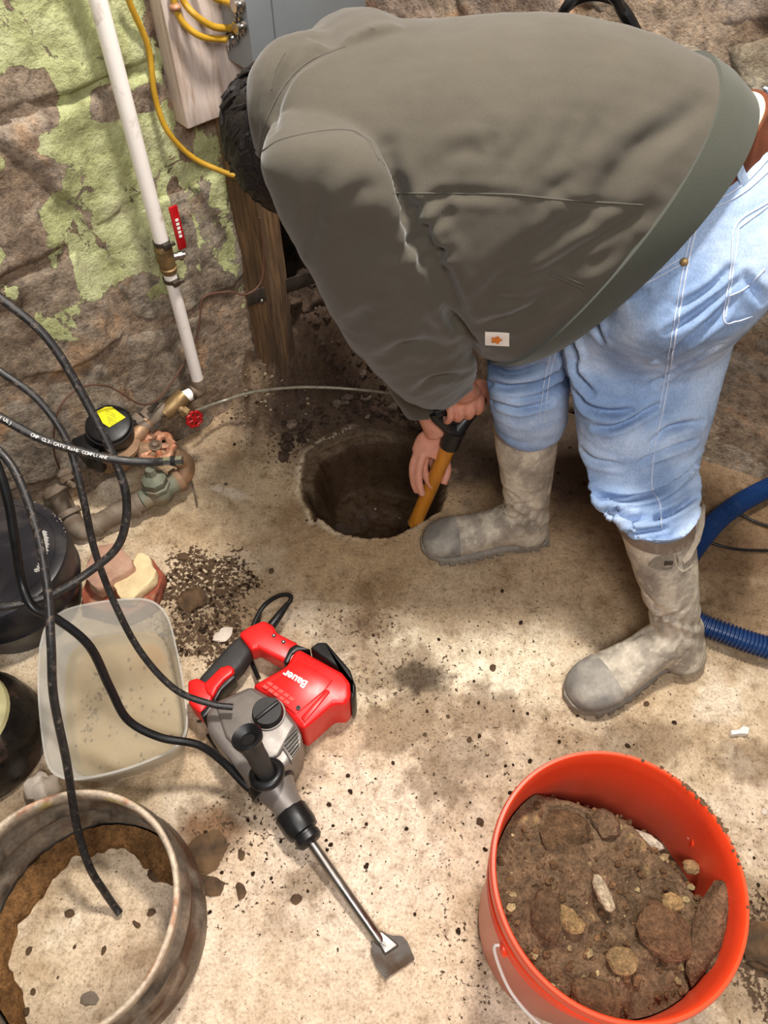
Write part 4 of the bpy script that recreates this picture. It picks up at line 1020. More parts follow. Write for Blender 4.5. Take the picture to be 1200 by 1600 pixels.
bstone(890, 1438, .308, .019, (1.1, .7, .4), -.6, 9, 'tan stone beside the rounded clod in the bucket', (140, 114, 78))
bstone(1040, 1455, .305, .036, (1, .8, .35), -.7, 10, 'broad flat brown flake right of centre in the bucket soil', (106, 80, 58))
bstone(972, 1502, .308, .019, (1.1, .8, .4), -.3, 11, 'tan oval stone near the front of the bucket soil', (138, 114, 80))
bstone(1052, 1410, .303, .014, (1, .8, .5), -.3, 12, 'yellowish pebble in the right half of the bucket soil', (158, 130, 88))
bstone(1122, 1500, .30, .022, (.8, 1.1, .5), -.3, 13, 'small grey clod at the foot of the wedge-shaped stone in the bucket', (112, 92, 72))
bstone(1080, 1355, .27, .012, (1, .8, .6), -.3, 14, 'small yellow-brown stone by the far right edge of the bucket soil', (150, 120, 84))
bstone(930, 1460 + 100, .30, .03, (1, .8, .35), -.3, 15, 'flat brown clod at the front rim of the bucket soil', (104, 80, 58))
# mud on rim
bm = B(); cols = []
for i in range(90):
    a = math.radians(rs.normal() * 16 + 30); r_ = .149 + rs.normal() * .0012; q = .001 + .0024 * rs.rand() ** 2
    b2 = pillow_rock((bc.x + r_ * math.cos(a), bc.y + r_ * math.sin(a), .3695), q, i, (1, 1, .5), .3, 1, a); merge(bm, b2)
o = obj('rim_mud', bm, M['brownstone'], buck); o['kind'] = 'stuff'

# ------------------------------------------------------------------ demolition hammer
ham = thing('demolition_hammer', at(400, 1130, 0), 'red and grey electric demolition hammer lying on the concrete floor', 'demolition hammer')
def hp_(name, pts, z, z0, z1, mat, bev=.004, seg=3, parent=None): return obj(name, ppx(pts, z, z0, z1, bev, seg), mat, parent or ham)
mot = hp_('motor_housing', [(393, 1070), (447, 1040), (459, 1019), (466, 1012), (535, 1050), (548, 1066), (548, 1090), (538, 1101), (521, 1099), (474, 1140), (462, 1128), (443, 1104), (427, 1090)], .10, .008, .10, M['red'], .008, 3)
hp_('motor_ridge', [(470, 1120), (510, 1076), (516, 1080), (476, 1128)], .104, .09, .104, M['red'], .002, 2, mot)
hp_('motor_face', [(412, 1072), (452, 1048), (464, 1030), (520, 1062), (506, 1080), (462, 1116), (436, 1094)], .103, .09, .103, M['red'], .002, 2, mot)
hp_('rear_cap', [(484, 1012), (497, 1003), (510, 1003), (547, 1046), (556, 1072), (555, 1086), (548, 1094), (548, 1066), (535, 1049)], .095, .006, .095, M['black'], .006, 3)
hp_('gear_housing', [(320, 1112), (336, 1094), (392, 1069), (428, 1090), (444, 1104), (463, 1128), (472, 1146), (468, 1166), (452, 1196), (440, 1204), (402, 1232), (386, 1218), (346, 1172), (323, 1140)], .10, .006, .10, M['silver'], .012, 4)
bm = ppx([(336, 1100), (392, 1074), (440, 1104), (462, 1132), (436, 1180), (396, 1196), (352, 1150)], .107, .09, .107, .005, 3); gt = obj('gear_cover', bm, M['silver'], ham)
# cooling grid on the red face
bm = B(); 
for r_ in range(2):
    for c_ in range(5):
        x0, y0 = 414 + c_ * 8.2 + r_ * -1.0 + (r_ * 4 - 2) * 1, 1073 + c_ * 5.6 - r_ * 0
        x0 = 421 + c_ * 8.4 - (1 - r_) * 0 - r_ * 7; y0 = 1064 + c_ * 5.9 + r_ * 5
        merge(bm, ppx([(x0, y0), (x0 + 7, y0 + 4.6), (x0 + 2, y0 + 8.4), (x0 - 5, y0 + 3.6)], .1045, .102, .1045, .0004, 1))
gr_ = simple('light_red_plastic', (236, 70, 62), .4, var=.04); obj('grid_pads', bm, gr_, mot)
# side vents
def seam2(pts, r, off, n, bm):
    q = [cast_min(gbv, gb2, p.x, p.y, off)[0] for p in crom([V((x, y, 0)) for x, y in pts], n)]; q = [h for h in q if h is not None]
    if len(q) > 2: tube(bm, q, r, 6)
gbv = bvh_of(gt); gb2 = bvh_of([c for c in ham.children if c.name.startswith('gear_housing')][0])
_c = cast
def cast_min(b1, b2_, px, py, off):
    h1 = _c(b1, px, py, off); h2 = _c(b2_, px, py, off)
    if h1[0] is None: return h2
    if h2[0] is None: return h1
    return h1 if h1[0].z > h2[0].z else h2
hq = [cast_min(gbv, gb2, x, y, .0006)[0] for x, y in [(440, 1162), (463, 1136), (472, 1146), (470, 1166), (456, 1190)]]
vp = hp_('vent_panel', [(438, 1164), (462, 1137), (471, 1148), (470, 1166), (455, 1190)], .104, .085, .1055, M['silver'], .002, 2)
bm = B()
for k in range(5):
    a, b2 = at(449 + k * 4.6 - 6, 1150 + k * 5 - 0 + 0, .1085), at(463 + k * 1.4, 1134 + k * 8.5, .098)
    x0, y0, x1, y1 = 440 + k * 3.0, 1156 + k * 6.6, 461 + k * 2.0, 1138 + k * 6.8
    b5 = B(); tube(b5, [at(444 + 3.2 * k, 1165 + 4.6 * k, .106), at(465 + .8 * k, 1143 + 6.2 * k, .106)], .0016, 8); obj('slat', b5, M['brightsteel'], vp)
    b5 = B(); tube(b5, [at(442 + 3.2 * k, 1162 + 4.6 * k, .1055), at(463.5 + .8 * k, 1140 + 6.2 * k, .1055)], .0011, 8); obj('slot', b5, M['black'], vp)
bm.free()
kc = at(418, 1112, .118)
bm = B(); lathe(bm, [(0, -.012), (.026, -.012), (.026, .002), (.024, .005), (0, .005)], Matrix.Translation(kc), 32); kn = obj('selector_knob', bm, M['black'], ham)
d_ = (at(440, 1095, .118) - at(398, 1128, .118)).normalized()
obj('knob_bar', box((0, 0, 0), (.046, .006, .006), .0015, Matrix.Translation(kc + V((0, 0, .007))) @ Matrix.Rotation(math.atan2(d_.y, d_.x), 4, 'Z')), M['black'], kn)
bm = B(); lathe_open(bm, [(.027, .0), (.0295, .0), (.0295, .003), (.027, .003)], Matrix.Translation(kc + V((0, 0, -.010))), 32); obj('knob_seat', bm, M['silver'], ham)
# nose, chuck, chisel
n0, n1_ = at(418, 1210, .055), at(458, 1272, .047)
ax = (n1_ - n0).normalized()
bm = B(); lathe(bm, [(0, -.03), (.038, -.03), (.038, .0), (.033, .03), (.0255, .055), (.024, (n1_ - n0).length), (0, (n1_ - n0).length + .001)], frame(n0, ax), 32); obj('nose', bm, M['silver'], ham)
c0, c1 = at(452, 1266, .046), at(480, 1308, .042); L = (c1 - c0).length
bm = B(); lathe(bm, [(0, 0), (.026, 0), (.0285, .004), (.0285, L * .6), (.026, L * .82), (.021, L * .86), (.021, L * .93), (.0225, L * .95), (.0225, L * 1.12), (.018, L * 1.22), (.008, L * 1.25), (0, L * 1.25)], frame(c0, c1 - c0), 32, lambda a, z: 1 + .012 * math.cos(10 * a)); obj('chuck', bm, M['black'], ham)
k0, k1 = at(487, 1318, .040), at(592, 1468, .013)
bm = B(); tube(bm, [k0.lerp(k1, -.1), k0, k1, k1.lerp(k0, -.05)], [.0078, .0085, .0085, .006], 20); ch = obj('chisel_shank', bm, M['steel'], ham)
bp = [(582, 1473), (592, 1462), (600, 1458), (612, 1462), (629, 1463), (637, 1472), (648, 1498), (602, 1529), (588, 1510), (579, 1486)]
Mz = [at(x, y, .012) for x, y in bp]
bm = B(); n_ = len(Mz); dirt_ = (at(610, 1510, .01) - k1); 
topz = lambda p: .016 - .010 * min(1, max(0, (p - k1).dot(dirt_.normalized()) / .055))
vs = [V((p.x, p.y, topz(p))) for p in Mz] + [V((p.x, p.y, .0035)) for p in Mz]
add(bm, vs, [tuple(range(n_)), tuple(range(n_, 2 * n_))] + [(i, (i + 1) % n_, n_ + (i + 1) % n_, n_ + i) for i in range(n_)])
bmesh.ops.bevel(bm, geom=[e for e in bm.edges if e.calc_face_angle(0) > .5], offset=.0015, segments=2, affect='EDGES', profile=.5)
o = obj('chisel_blade', bm, M['darksteel'], ham, 25); o['label'] = 'wide flat brownish chisel blade'
bm = B(); tube(bm, [k1.lerp(k0, .12), k1, at(603, 1478, .018)], [.0085, .0075, .001], 12, 4); obj('blade_neck', bm, M['steel'], ham)
obj('blade_neck', ppx([(583, 1461), (596, 1453), (624, 1477), (601, 1492)], .017, .009, .0185, .003, 3), M['steel'], ham)
# auxiliary handle
h0, h1 = at(418, 1212, .105), at(386, 1152, .205)
axh = h1 - h0; L = axh.length
bm = B(); lathe(bm, [(0, 0), (.014, 0), (.0155, L * .25), (.017, L * .45), (.0165, L * .6), (.0175, L * .8), (.019, L * .9), (.0225, L * .94), (.0232, L * .95), (.0215, L * .95), (0, L * .6)], frame(h0, axh), 28, lambda a, z: 1 + .02 * math.cos(z * 330)); ah = obj('side_handle', bm, M['grip'], ham)
Mx = frame(h1, axh)
bm = B(); lathe(bm, [(.0238, -.006), (.0250, .001), (.0225, .005), (.0195, .003), (.011, -.004), (.009, -.016), (0, -.018)], Mx, 28); obj('handle_cap', bm, M['black'], ah)
Mx = frame(h0, axh); rg_ = [Mx @ V((.0215 * math.cos(a), .0215 * math.sin(a), .004)) for a in np.linspace(0, 2 * math.pi, 33)]
bm = B(); vs, fs = tube_data(rg_, .0088, 12, False); add(bm, vs, fs); lathe(bm, [(0, -.012), (.020, -.012), (.020, .006), (0, .006)], Mx, 24); obj('handle_guard', bm, M['black'], ah)
bm = B(); Mx = frame(at(424, 1224, .055), ax); lathe_open(bm, [(.0335, -.009), (.040, -.009), (.040, .009), (.0335, .009)], Mx, 36); obj('clamp_band', bm, M['black'], ham)
# handle loop
arm = hp_('handle_arm', [(372, 989), (390, 977), (412, 968), (428, 977), (431, 987), (463, 1003), (470, 1012), (456, 1036), (444, 1034), (402, 1011), (393, 1017), (385, 1006)], .075, .03, .075, M['red'], .009, 3)
hp_('arm_collar', [(452, 1012), (462, 1006), (486, 1014), (466, 1016), (457, 1022), (450, 1036), (442, 1034)], .078, .028, .078, M['black'], .003, 2)
hp_('rear_grip', [(373, 990), (394, 1014), (378, 1040), (340, 1078), (330, 1092), (306, 1062), (322, 1044), (350, 1012)], .07, .028, .07, M['grip'], .011, 4)
hp_('grip_base', [(293, 1063), (308, 1058), (322, 1066), (334, 1084), (330, 1094), (318, 1110), (312, 1114), (294, 1098)], .075, .02, .075, M['red'], .005, 3)
hp_('trigger_guard', [(318, 1068), (330, 1056), (344, 1042), (358, 1038), (366, 1044), (364, 1052), (350, 1062), (340, 1074), (332, 1090), (322, 1082)], .078, .03, .078, M['red'], .004, 3)
hp_('trigger', [(366, 1050), (368, 1058), (346, 1078), (336, 1096), (330, 1094), (340, 1074), (352, 1060)], .07, .03, .07, M['black'], .003, 2)
hp_('grip_seam', [(312, 1113), (320, 1106), (334, 1092), (340, 1094), (322, 1118), (316, 1122)], .078, .015, .078, M['black'], .003, 2)
bm = B(); tube(bm, [at(424, 978, .05), at(436, 962, .052), at(450, 943, .05)], [.0095, .008, .005], 12, 4); 
obj('strain_relief', bm, M['black'], ham)
bm = B(); tube(bm, [at(446, 948, .05), at(454, 938, .05), at(452, 930, .05), at(436, 931, .045), at(414, 945, .03), at(400, 968, .02), at(390, 1000, .012), at(392, 1030, .012), at(404, 1060, .02)], .0045, 10, 8); obj('power_lead', bm, M['cord'], ham)
for (x, y, z) in ((428, 993, .0755), (443, 1003, .0755)):
    bm = B(); lathe(bm, [(0, -.002), (.0038, -.002), (.0038, .0006), (0, .0006)], Matrix.Translation(at(x, y, z)), 12); o = obj('indicator', bm, M['black'], arm)
    bm = B(); lathe(bm, [(0, 0), (.0014, 0), (.0014, .001), (0, .001)], Matrix.Translation(at(x, y, z) + V((0, 0, .0005))), 8); 
    obj('indicator_dot', bm, M['white'], ham)
for (x, y) in ((466, 1106), (438, 1155)):
    bm = B(); lathe(bm, [(0, -.002), (.004, -.002), (.004, .001), (.0022, .001), (.0018, -.001), (0, -.001)], Matrix.Translation(at(x, y, .105)), 12); obj('screw', bm, M['black'], ham)
hp_('foot_block', [(322, 1150), (330, 1142), (352, 1165), (350, 1176), (336, 1170)], .03, .003, .035, M['black'], .002)
# brand lettering, upside down as it lies
def text_mesh(body, size, extr=.0006, bold=0.0):
    cu = bpy.data.curves.new('t', 'FONT'); cu.body = body; cu.size = size; cu.extrude = extr; cu.offset = bold; cu.align_x = 'LEFT'; cu.resolution_u = 3
    o = bpy.data.objects.new('t', cu); COL.objects.link(o); dg = bpy.context.evaluated_depsgraph_get(); me = bpy.data.meshes.new_from_object(o.evaluated_get(dg)); bpy.data.objects.remove(o); return me
me = text_mesh('Bauer', .021, .0005, .0007); v_ = getv(me); wd_ = v_[:, 0].max()
t0, t1 = at(482, 1066, .104), at(446, 1046, .104); dx = (t1 - t0); dx.z = 0; ln = dx.length; dx.normalize(); dyv = V((-dx.y, dx.x, 0)) 
Mt = Matrix(((dx.x, dyv.x, 0, t0.x), (dx.y, dyv.y, 0, t0.y), (0, 0, 1, .1041), (0, 0, 0, 1))); me.transform(Mt @ Matrix.Diagonal((ln / wd_, ln / wd_ * 1.0, 1, 1))); obj('lettering', me, M['white'], ham)

# ------------------------------------------------------------------ black cables hanging in front
def dcable(pts, n=8): return crom([dep(x, y, t) for x, y, t in pts], n)
g_ = 'loose black cables at the left'
def coax(pts, r, label, mat='cable', seg=10): 
    bm = B(); tube(bm, dcable(pts), r, seg); return solo('coaxial_cable', bm, M[mat], label, 'cable', g_)
F = lambda x, y, z: (x, y, (z - H) / ray(x, y).z)
coax([(-60, 420, .98), (0, 465, 1.0), (75, 530, 1.03), (135, 628, 1.07), (180, 720, 1.1), (198, 785, 1.12), (186, 850, 1.14), (140, 893, 1.14), (75, 932, 1.12), (0, 949, 1.1), (-60, 952, 1.1)], .0062, 'black cable sweeping from the upper left edge round past the meter and back')
coax([(-50, 545, 1.05), (0, 580, 1.06), (60, 625, 1.08), (105, 690, 1.1), (128, 770, 1.12), (148, 860, 1.16), (180, 945, 1.2), (222, 1022, 1.24), (275, 1078, 1.27), (330, 1100, 1.285), (364, 1105, 1.29)], .0056, 'black cable ending with a cut end on top of the hammer')
coax([(-60, 660, .98), (0, 706, 1.0), (30, 750, 1.0), (58, 830, 1.0), (74, 920, 1.0), (80, 1010, 1.0), (84, 1090, 1.02), (104, 1190, 1.07), (120, 1290, 1.13), (140, 1355, 1.16), F(165, 1396, .05), F(178, 1415, .022), F(187, 1427, .012)], .0058, 'black cable hanging down over the clear container into the rusty ring')
coax([(-50, 640, 1.03), (-10, 715, 1.04), (12, 780, 1.06), (24, 850, 1.08), (34, 910, 1.1), (52, 950, 1.1), (90, 968, 1.12), (140, 1010, 1.15), (172, 1075, 1.19), (200, 1125, 1.22), (250, 1152, 1.24), (310, 1164, 1.26), (350, 1192, 1.28), (385, 1228, 1.29), (412, 1246, 1.29)], .0068, 'thick plain black power cord crossing the clear container to the hammer', 'cord')
cm = thing('coaxial_cable', dep(0, 650, 1.0), 'black cable printed CMP CL3-CATV RoHS COMPLIANT with a chrome connector', 'cable', g_)
cpts = dcable([(-60, 622, .98), (0, 652, 1.0), (60, 684, 1.02), (120, 704, 1.04), (180, 718, 1.06), (230, 722, 1.07), (256, 721, 1.07)], 10)
bm = B(); tube(bm, cpts, .0062, 12); obj('jacket', bm, M['cable'], cm)
e_ = cpts[-1]; d_ = (cpts[-1] - cpts[-2]).normalized()
bm = B(); lathe(bm, [(0, -.004), (.0064, -.004), (.0064, .008), (.0055, .008), (.0055, .011), (.0068, .011), (.0068, .014), (.0058, .014), (.0058, .017), (.0066, .017), (.0066, .026), (.004, .026), (0, .022)], frame(e_, d_), 6); o = obj('connector', bm, M['brightsteel'], cm); o['label'] = 'chrome cable connector'
bm = B(); lathe(bm, [(0, .0105), (.0072, .0105), (.0072, .0165), (0, .0165)], frame(e_, d_), 16); obj('connector_band', bm, M['black'], cm)
def text_along(txt, path, start, size, spacing, toward, lift, flip=False):
    """letters laid one by one along a polyline, facing 'toward'"""
    bm = B(); cum = [0]
    for i in range(1, len(path)): cum.append(cum[-1] + (path[i] - path[i - 1]).length)
    s = start
    for ch in txt:
        if ch != ' ':
            i = max(1, min(len(path) - 1, int(np.searchsorted(cum, s)))); t = (s - cum[i - 1]) / (cum[i] - cum[i - 1]); p = path[i - 1].lerp(path[i], t); d = (path[i] - path[i - 1]).normalized()
            nrm = toward(p); nrm = (nrm - d * nrm.dot(d)).normalized(); up = nrm.cross(d)
            me = text_mesh(ch, size, .0001, .00004)
            me.transform(Matrix(((d.x, up.x, nrm.x, 0), (d.y, up.y, nrm.y, 0), (d.z, up.z, nrm.z, 0), (0, 0, 0, 1)))); me.transform(Matrix.Translation(p + nrm * lift - up * size * .32)); bm.from_mesh(me); bpy.data.meshes.remove(me)
        s += spacing * (1.0 if ch != ' ' else .8)
    return bm
def len_to(path, px):
    s = 0
    for i in range(1, len(path)):
        if proj(path[i])[0] > px: return s
        s += (path[i] - path[i - 1]).length
    return s
tw = lambda p: (V((.05, -.1, 1.36 + .2)) - p).normalized()
s0_ = len_to(cpts, 50); s1_ = len_to(cpts, 163); txt = 'CMP CL3-CATV RoHS COMPLIANT'
obj('print', text_along(txt, cpts, s0_, .0060, (s1_ - s0_) / (len(txt) - 1 + .0) * 1.03, tw, .0062), M['white'], cm)
obj('print', text_along('(UL)', cpts, len_to(cpts, 2), .0060, .0045, tw, .0062), M['white'], cm)

# ------------------------------------------------------------------ blue vacuum hose, cords behind the boot
hose = thing('vacuum_hose', at(1130, 900, 0), 'blue corrugated vacuum hose curving behind the worker boot at the right', 'hose')
def corr(pts, r):
    P = crom(pts, 30); L = [0]
    for i in range(1, len(P)): L.append(L[-1] + (P[i] - P[i - 1]).length)
    n = int(L[-1] / .0018); out = []; R = []
    for k in range(n + 1):
        s = L[-1] * k / n; i = max(1, min(len(P) - 1, int(np.searchsorted(L, s)))); t = (s - L[i - 1]) / (L[i] - L[i - 1]); out.append(P[i - 1].lerp(P[i], t)); R.append(r + (.0016 if k % 4 in (0, 1) else -.0032))
    bm = B(); tube(bm, out, R, 24); return bm
obj('corrugated_tube', corr([at(1260, 735, .03), at(1195, 765, .03), at(1150, 790, .03), at(1112, 822, .03), at(1070, 880, .03), at(1062, 930, .032), at(1085, 968, .034), at(1140, 992, .036), at(1200, 1012, .036), at(1260, 1025, .036)], .0205), M['hose'], hose)
cable_thing('extension_cord', [at(1075, 835, .006), at(1110, 848, .006), at(1150, 858, .006), at(1200, 860, .006), at(1250, 858, .006)], .003, M['cord'], 'thin black cord on the floor inside the curve of the blue hose', 'cord')
cable_thing('extension_cord', [at(1110, 800, .006), at(1150, 802, .006), at(1180, 815, .006), at(1215, 826, .006), at(1250, 832, .006)], .003, M['cord'], 'black cord higher up on the floor beside the blue hose', 'cord')
# white pipe on the back wall, black gear hanging behind
wp = thing('drain_pipe', onb(1190, 440, .05), 'thick white horizontal pipe on the back wall behind the worker at the right', 'pipe')
pz_ = onb(1190, 440, .06).z; bm = B(); tube(bm, [BC + BD * .55 + BN * .06 + V((0, 0, pz_)), BC + BD * 1.7 + BN * .06 + V((0, 0, pz_))], .027, 24); obj('tube', bm, M['pvc'], wp)
bm = B()
for k in range(4): tube(bm, [onb(868, 60, .03), onb(880 + k * 2, 18 - k * 3, .05 + .008 * k), onb(915, -5 - k * 3, .06), onb(955, -2 - 2 * k, .05 + .008 * k), onb(980 - k * 2, 22, .05), onb(1000, 60, .03)], .008, 8, 6)
hang = solo('hanging_cable_coil', bm, M['cord'], 'coil of black cable hanging on the back wall above the worker', 'cable coil')
# ------------------------------------------------------------------ the spade in the worker's hands
P0, P1 = at(648, 818, -.02), at(704, 690, .235)
sd_ = (P1 - P0).normalized()
spade = thing('spade', P0, 'short spade with an orange shaft and a black D-grip standing in the pit', 'spade')
bm = B(); tube(bm, [P0, P1], .0155, 20); obj('shaft', bm, M['shaft'], spade)
bm = B(); lathe(bm, [(0, -.012), (.0165, -.012), (.0175, -.008), (.0165, 0), (0, .0)], frame(P0, sd_), 20); o = obj('collar', bm, M['brightsteel'], spade)
bm = B(); lathe(bm, [(0, -.05), (.016, -.05), (.0175, -.010), (0, -.010)], frame(P0, sd_), 20)
Mb = frame(P0 - sd_ * .12, sd_, V((1, .2, 0)))
merge(bm, prism([(-.055, -.0015), (.055, -.0015), (.055, .0015), (-.055, .0015)], -.09, .07, .001, 2, Mb)); obj('blade', bm, M['darksteel'], spade)
GL, GR = at(678, 645, .315), at(756, 620, .325); nk = P1 + sd_ * .0
bm = B()
lathe(bm, [(0, -.012), (.019, -.012), (.020, -.006), (.019, .02), (.021, .034), (0, .036)], frame(P1, sd_), 20)
mid = P1 + sd_ * .028
for G in (GL, GR):
    tube(bm, [mid, mid.lerp(G, .35) + (G - mid.lerp((GL + GR) / 2, .5)) * .10, mid.lerp(G, .75) + (G - (GL + GR) / 2) * .10, G], [.018, .012, .010, .010], 12, 6)
tube(bm, [GL, GR], .0125, 16)
q = [mid - sd_ * .004, mid.lerp(GL, .62), mid.lerp((GL + GR) / 2, .42), mid.lerp(GR, .62)]
nw = (GL - GR).cross(sd_).normalized()
add(bm, [p + nw * .006 for p in q] + [p - nw * .006 for p in q], [(0, 1, 2, 3), (4, 5, 6, 7), (0, 1, 5, 4), (1, 2, 6, 5), (2, 3, 7, 6), (3, 0, 4, 7)])
obj('grip', bm, M['black'], spade)

# ------------------------------------------------------------------ the worker
person = thing('person', at(770, 900, 0), 'person in olive-grey hoodie, blue jeans and muddy rubber boots bending over the pit', 'person')
# --- body: one continuous surface
bm = B()
HS = .93; hc = V((-.098, 1.065, .822)); crown = V((-.88, -.05, -.45)).normalized(); face = V((.45, -.12, -.88)); face = (face - crown * face.dot(crown)).normalized(); sidev = crown.cross(face).normalized()
def loc_head(u, v, w): return hc + (crown * u + face * v + sidev * w) * HS
rings = []
for u, fr, bk, wd in [(-.115, .035, .02, .03), (-.10, .085, .045, .05), (-.07, .092, .06, .062), (-.03, .092, .082, .070), (.01, .090, .094, .075), (.05, .086, .094, .075), (.08, .070, .082, .066), (.105, .045, .055, .045), (.118, .012, .015, .014)]:
    rings.append((hc + (crown * u + face * (fr - bk) / 2) * HS, face * (fr + bk) / 2 * HS, sidev * wd * HS))
loft(bm, lerp_rings(rings, 3), 24, 2.1)
for s in (-1, 1):   # ears, brow, nose, lips, chin
    tube(bm, [loc_head(-.012, -.012, .072 * s), loc_head(.01, -.022, .083 * s), loc_head(.022, -.012, .082 * s), loc_head(.0, .0, .072 * s)], [.006, .008, .008, .005], 8, 3)
    merge(bm, pillow_rock(loc_head(.018, .088, .032 * s), .014, 3, (1, 1, .8), .02, 2))
tube(bm, [loc_head(.02, .088, 0), loc_head(-.008, .106, 0), loc_head(-.022, .112, 0), loc_head(-.03, .092, 0)], [.008, .010, .013, .008], 10, 3)
tube(bm, [loc_head(-.055, .086, -.022), loc_head(-.052, .096, 0), loc_head(-.055, .086, .022)], [.005, .008, .005], 8, 3)
merge(bm, pillow_rock(loc_head(-.092, .078, 0), .022, 4, (1, 1, 1), .02, 2))
neck0 = V((.02, 1.05, .86))
def limb(pts, rad, n=5): tube(bm, crom(pts, n), interp(rad, 0, (len(pts) - 1) * n + 1), 14)
limb([neck0, V((-.06, 1.05, .87)), hc - crown * .04 - face * .03], [.07, .06, .058])
loft(bm, lerp_rings([(V((.42, .96, .74)), V((.07, 0, .07)), V((0, .12, 0))), (V((.30, .97, .78)), V((.04, 0, .09)), V((0, .13, 0))), (V((.14, 1.0, .80)), V((.0, 0, .10)), V((0, .12, 0))), (V((0, 1.05, .83)), V((0, 0, .09)), V((0, .11, 0))), (V((-.04, 1.03, .84)), V((0, 0, .06)), V((0, .10, 0)))], 4), 20)
hL, tL = at(1072, 1000, 0), at(886, 1100, 0); hR, tR = at(852, 838, 0), at(660, 858, 0)
SHL, ELL, WRL = at(512, 262, .85), at(605, 480, .63), at(728, 612, .365)
limb([V((.02, 1.05, .82)), SHL, SHL.lerp(ELL, .5), ELL, ELL.lerp(WRL, .5), WRL], [.05, .046, .044, .040, .036, .026])
SHR = V((-.04, 1.17, .83)); ELR = V((-.03, 1.16, .56)); WRR = at(686, 676, .235)
limb([V((.02, 1.05, .84)), SHR, SHR.lerp(ELR, .5), ELR, ELR.lerp(WRR, .5), WRR], [.06, .058, .048, .042, .036, .027])
HIPL, KNL, ANL = V((.43, .93, .72)), at(1000, 625, .47) + V((0, .02, 0)), hL.lerp(tL, .2) + V((0, 0, .10))
HIPR, KNR, ANR = V((.43, 1.03, .72)), at(828, 570, .46) + V((0, .01, 0)), hR.lerp(tR, .2) + V((0, 0, .10))
for hp, kn_, an in ((HIPL, KNL, ANL), (HIPR, KNR, ANR)):
    limb([hp, hp.lerp(kn_, .5), kn_, kn_.lerp(an, .4), an], [.05, .045, .045, .045, .032])
    tube(bm, [an, an + V((-.02, -.01, -.02)), an + V((-.04, -.01, -.045))], [.03, .028, .02], 10, 3)
# left hand: closed over the crossbar of the grip
gd = (GR - GL).normalized(); palmL = WRL.lerp((GL + GR) / 2, .62) + V((0, -.004, .012))
back = (WRL - (GL + GR) / 2).normalized()
gn = gd.cross(back).normalized()
if gn.y > 0: gn = -gn
def finger(pts, r0, r1): tube(bm, crom(pts, 4), interp([r0, r0 * .97, (r0 + r1) / 2, r1], 0, (len(pts) - 1) * 4 + 1), 10)
bar = lambda t: GL.lerp(GR, t)
kn = [bar(.22), bar(.42), bar(.62), bar(.82)]
loft(bm, lerp_rings([(WRL, gd * .026, gn * .019), (WRL.lerp(bar(.52), .35) , gd * .034, gn * .018), (bar(.52) + back * .020 + gn * .010, gd * .040, gn * .013)], 4), 16)
for i, k in enumerate(kn):
    L = (.9, 1.0, 1.05, .92)[i]; r = (.0078, .0086, .0088, .0084)[i]
    finger([k + back * .026 + gn * .008, k + back * .012 + gn * .024 * L, k - back * .012 + gn * .022 * L, k - back * .021 * L + gn * .002, k - back * .017 * L - gn * .012], r, r * .8)
th0 = at(748, 600, .36)
finger([WRL.lerp(bar(.8), .35), th0, at(764, 612, .345), at(768, 632, .325)], .011, .0085)
# right hand: loosely round the shaft
def shp(t): return P0.lerp(P1, t)
vx = ray(665, 740).normalized(); lt = sd_.cross(vx).normalized()
if lt.x > 0: lt = -lt
tq = lambda px, py, t: dep(px, py, t)
T0 = 1.555
loft(bm, lerp_rings([(WRR, lt * .025, vx * .018), (tq(673, 690, T0 - .01), lt * .030, vx * .016), (tq(664, 712, T0 + .0), lt * .030, vx * .014)], 4), 16)
finger([tq(652, 706, T0), tq(645, 728, T0 + .005), tq(646, 752, T0 + .012), tq(652, 770, T0 + .018)], .0088, .0070)
finger([tq(661, 710, T0 - .006), tq(655, 733, T0 - .002), tq(655, 755, T0 + .004), tq(661, 775, T0 + .010)], .0094, .0074)
finger([tq(668, 708, T0 + .016), tq(663, 730, T0 + .03), tq(668, 750, T0 + .04), tq(676, 762, T0 + .045)], .0090, .0072)
finger([tq(676, 706, T0 + .03), tq(676, 726, T0 + .045), tq(682, 742, T0 + .055), tq(688, 752, T0 + .055)], .0082, .0068)
finger([tq(684, 690, T0 + .01), tq(694, 712, T0 + .035), tq(699, 735, T0 + .045), tq(693, 757, T0 + .045)], .0105, .0080)
body = obj('body', remesh(bm, .0032, 3), M['skin'], person)
# nails
for (x, y, t) in ((652, 771, T0 + .012), (661, 776, T0 + .004)):
    pass
# eyes
for s in (-1, 1):
    bm = B(); bmesh.ops.create_uvsphere(bm, u_segments=14, v_segments=10, radius=.0125, matrix=Matrix.Translation(loc_head(.014, .082, .032 * s))); obj('eye', bm, M['white'], person)
# hair
bm = B(); rings = []
for u, fr, bk, wd in [(-.085, -.03, .078, .062), (-.05, -.01, .092, .074), (-.02, .01, .104, .082), (.02, .035, .112, .087), (.06, .06, .110, .086), (.09, .080, .098, .078), (.115, .060, .072, .058), (.134, .02, .03, .024)]:
    rings.append((hc + (crown * u + face * (fr - bk) / 2) * HS, face * (fr + bk) / 2 * HS, sidev * wd * HS))
loft(bm, lerp_rings(rings, 6), 90, 2.05)
me = bpy.data.meshes.new('h'); bm.to_mesh(me); bm.free(); me.shade_smooth(); v_ = getv(me); n_ = getn(me)
rel = v_ - np.array(hc); al = rel @ np.array(crown); ang = np.arctan2(rel @ np.array(face), rel @ np.array(sidev))
q = np.stack([al * 6, np.cos(ang) * 9, np.sin(ang) * 9], 1)
v_ += n_ * (fbm(q, 4, 2.2) * .012 + fbm(q + 5, 3, 7) * .005)[:, None]; setv(me, v_)
hair = obj('hair', me, M['hair'], person)
bm = B(); hr = random.Random(9)
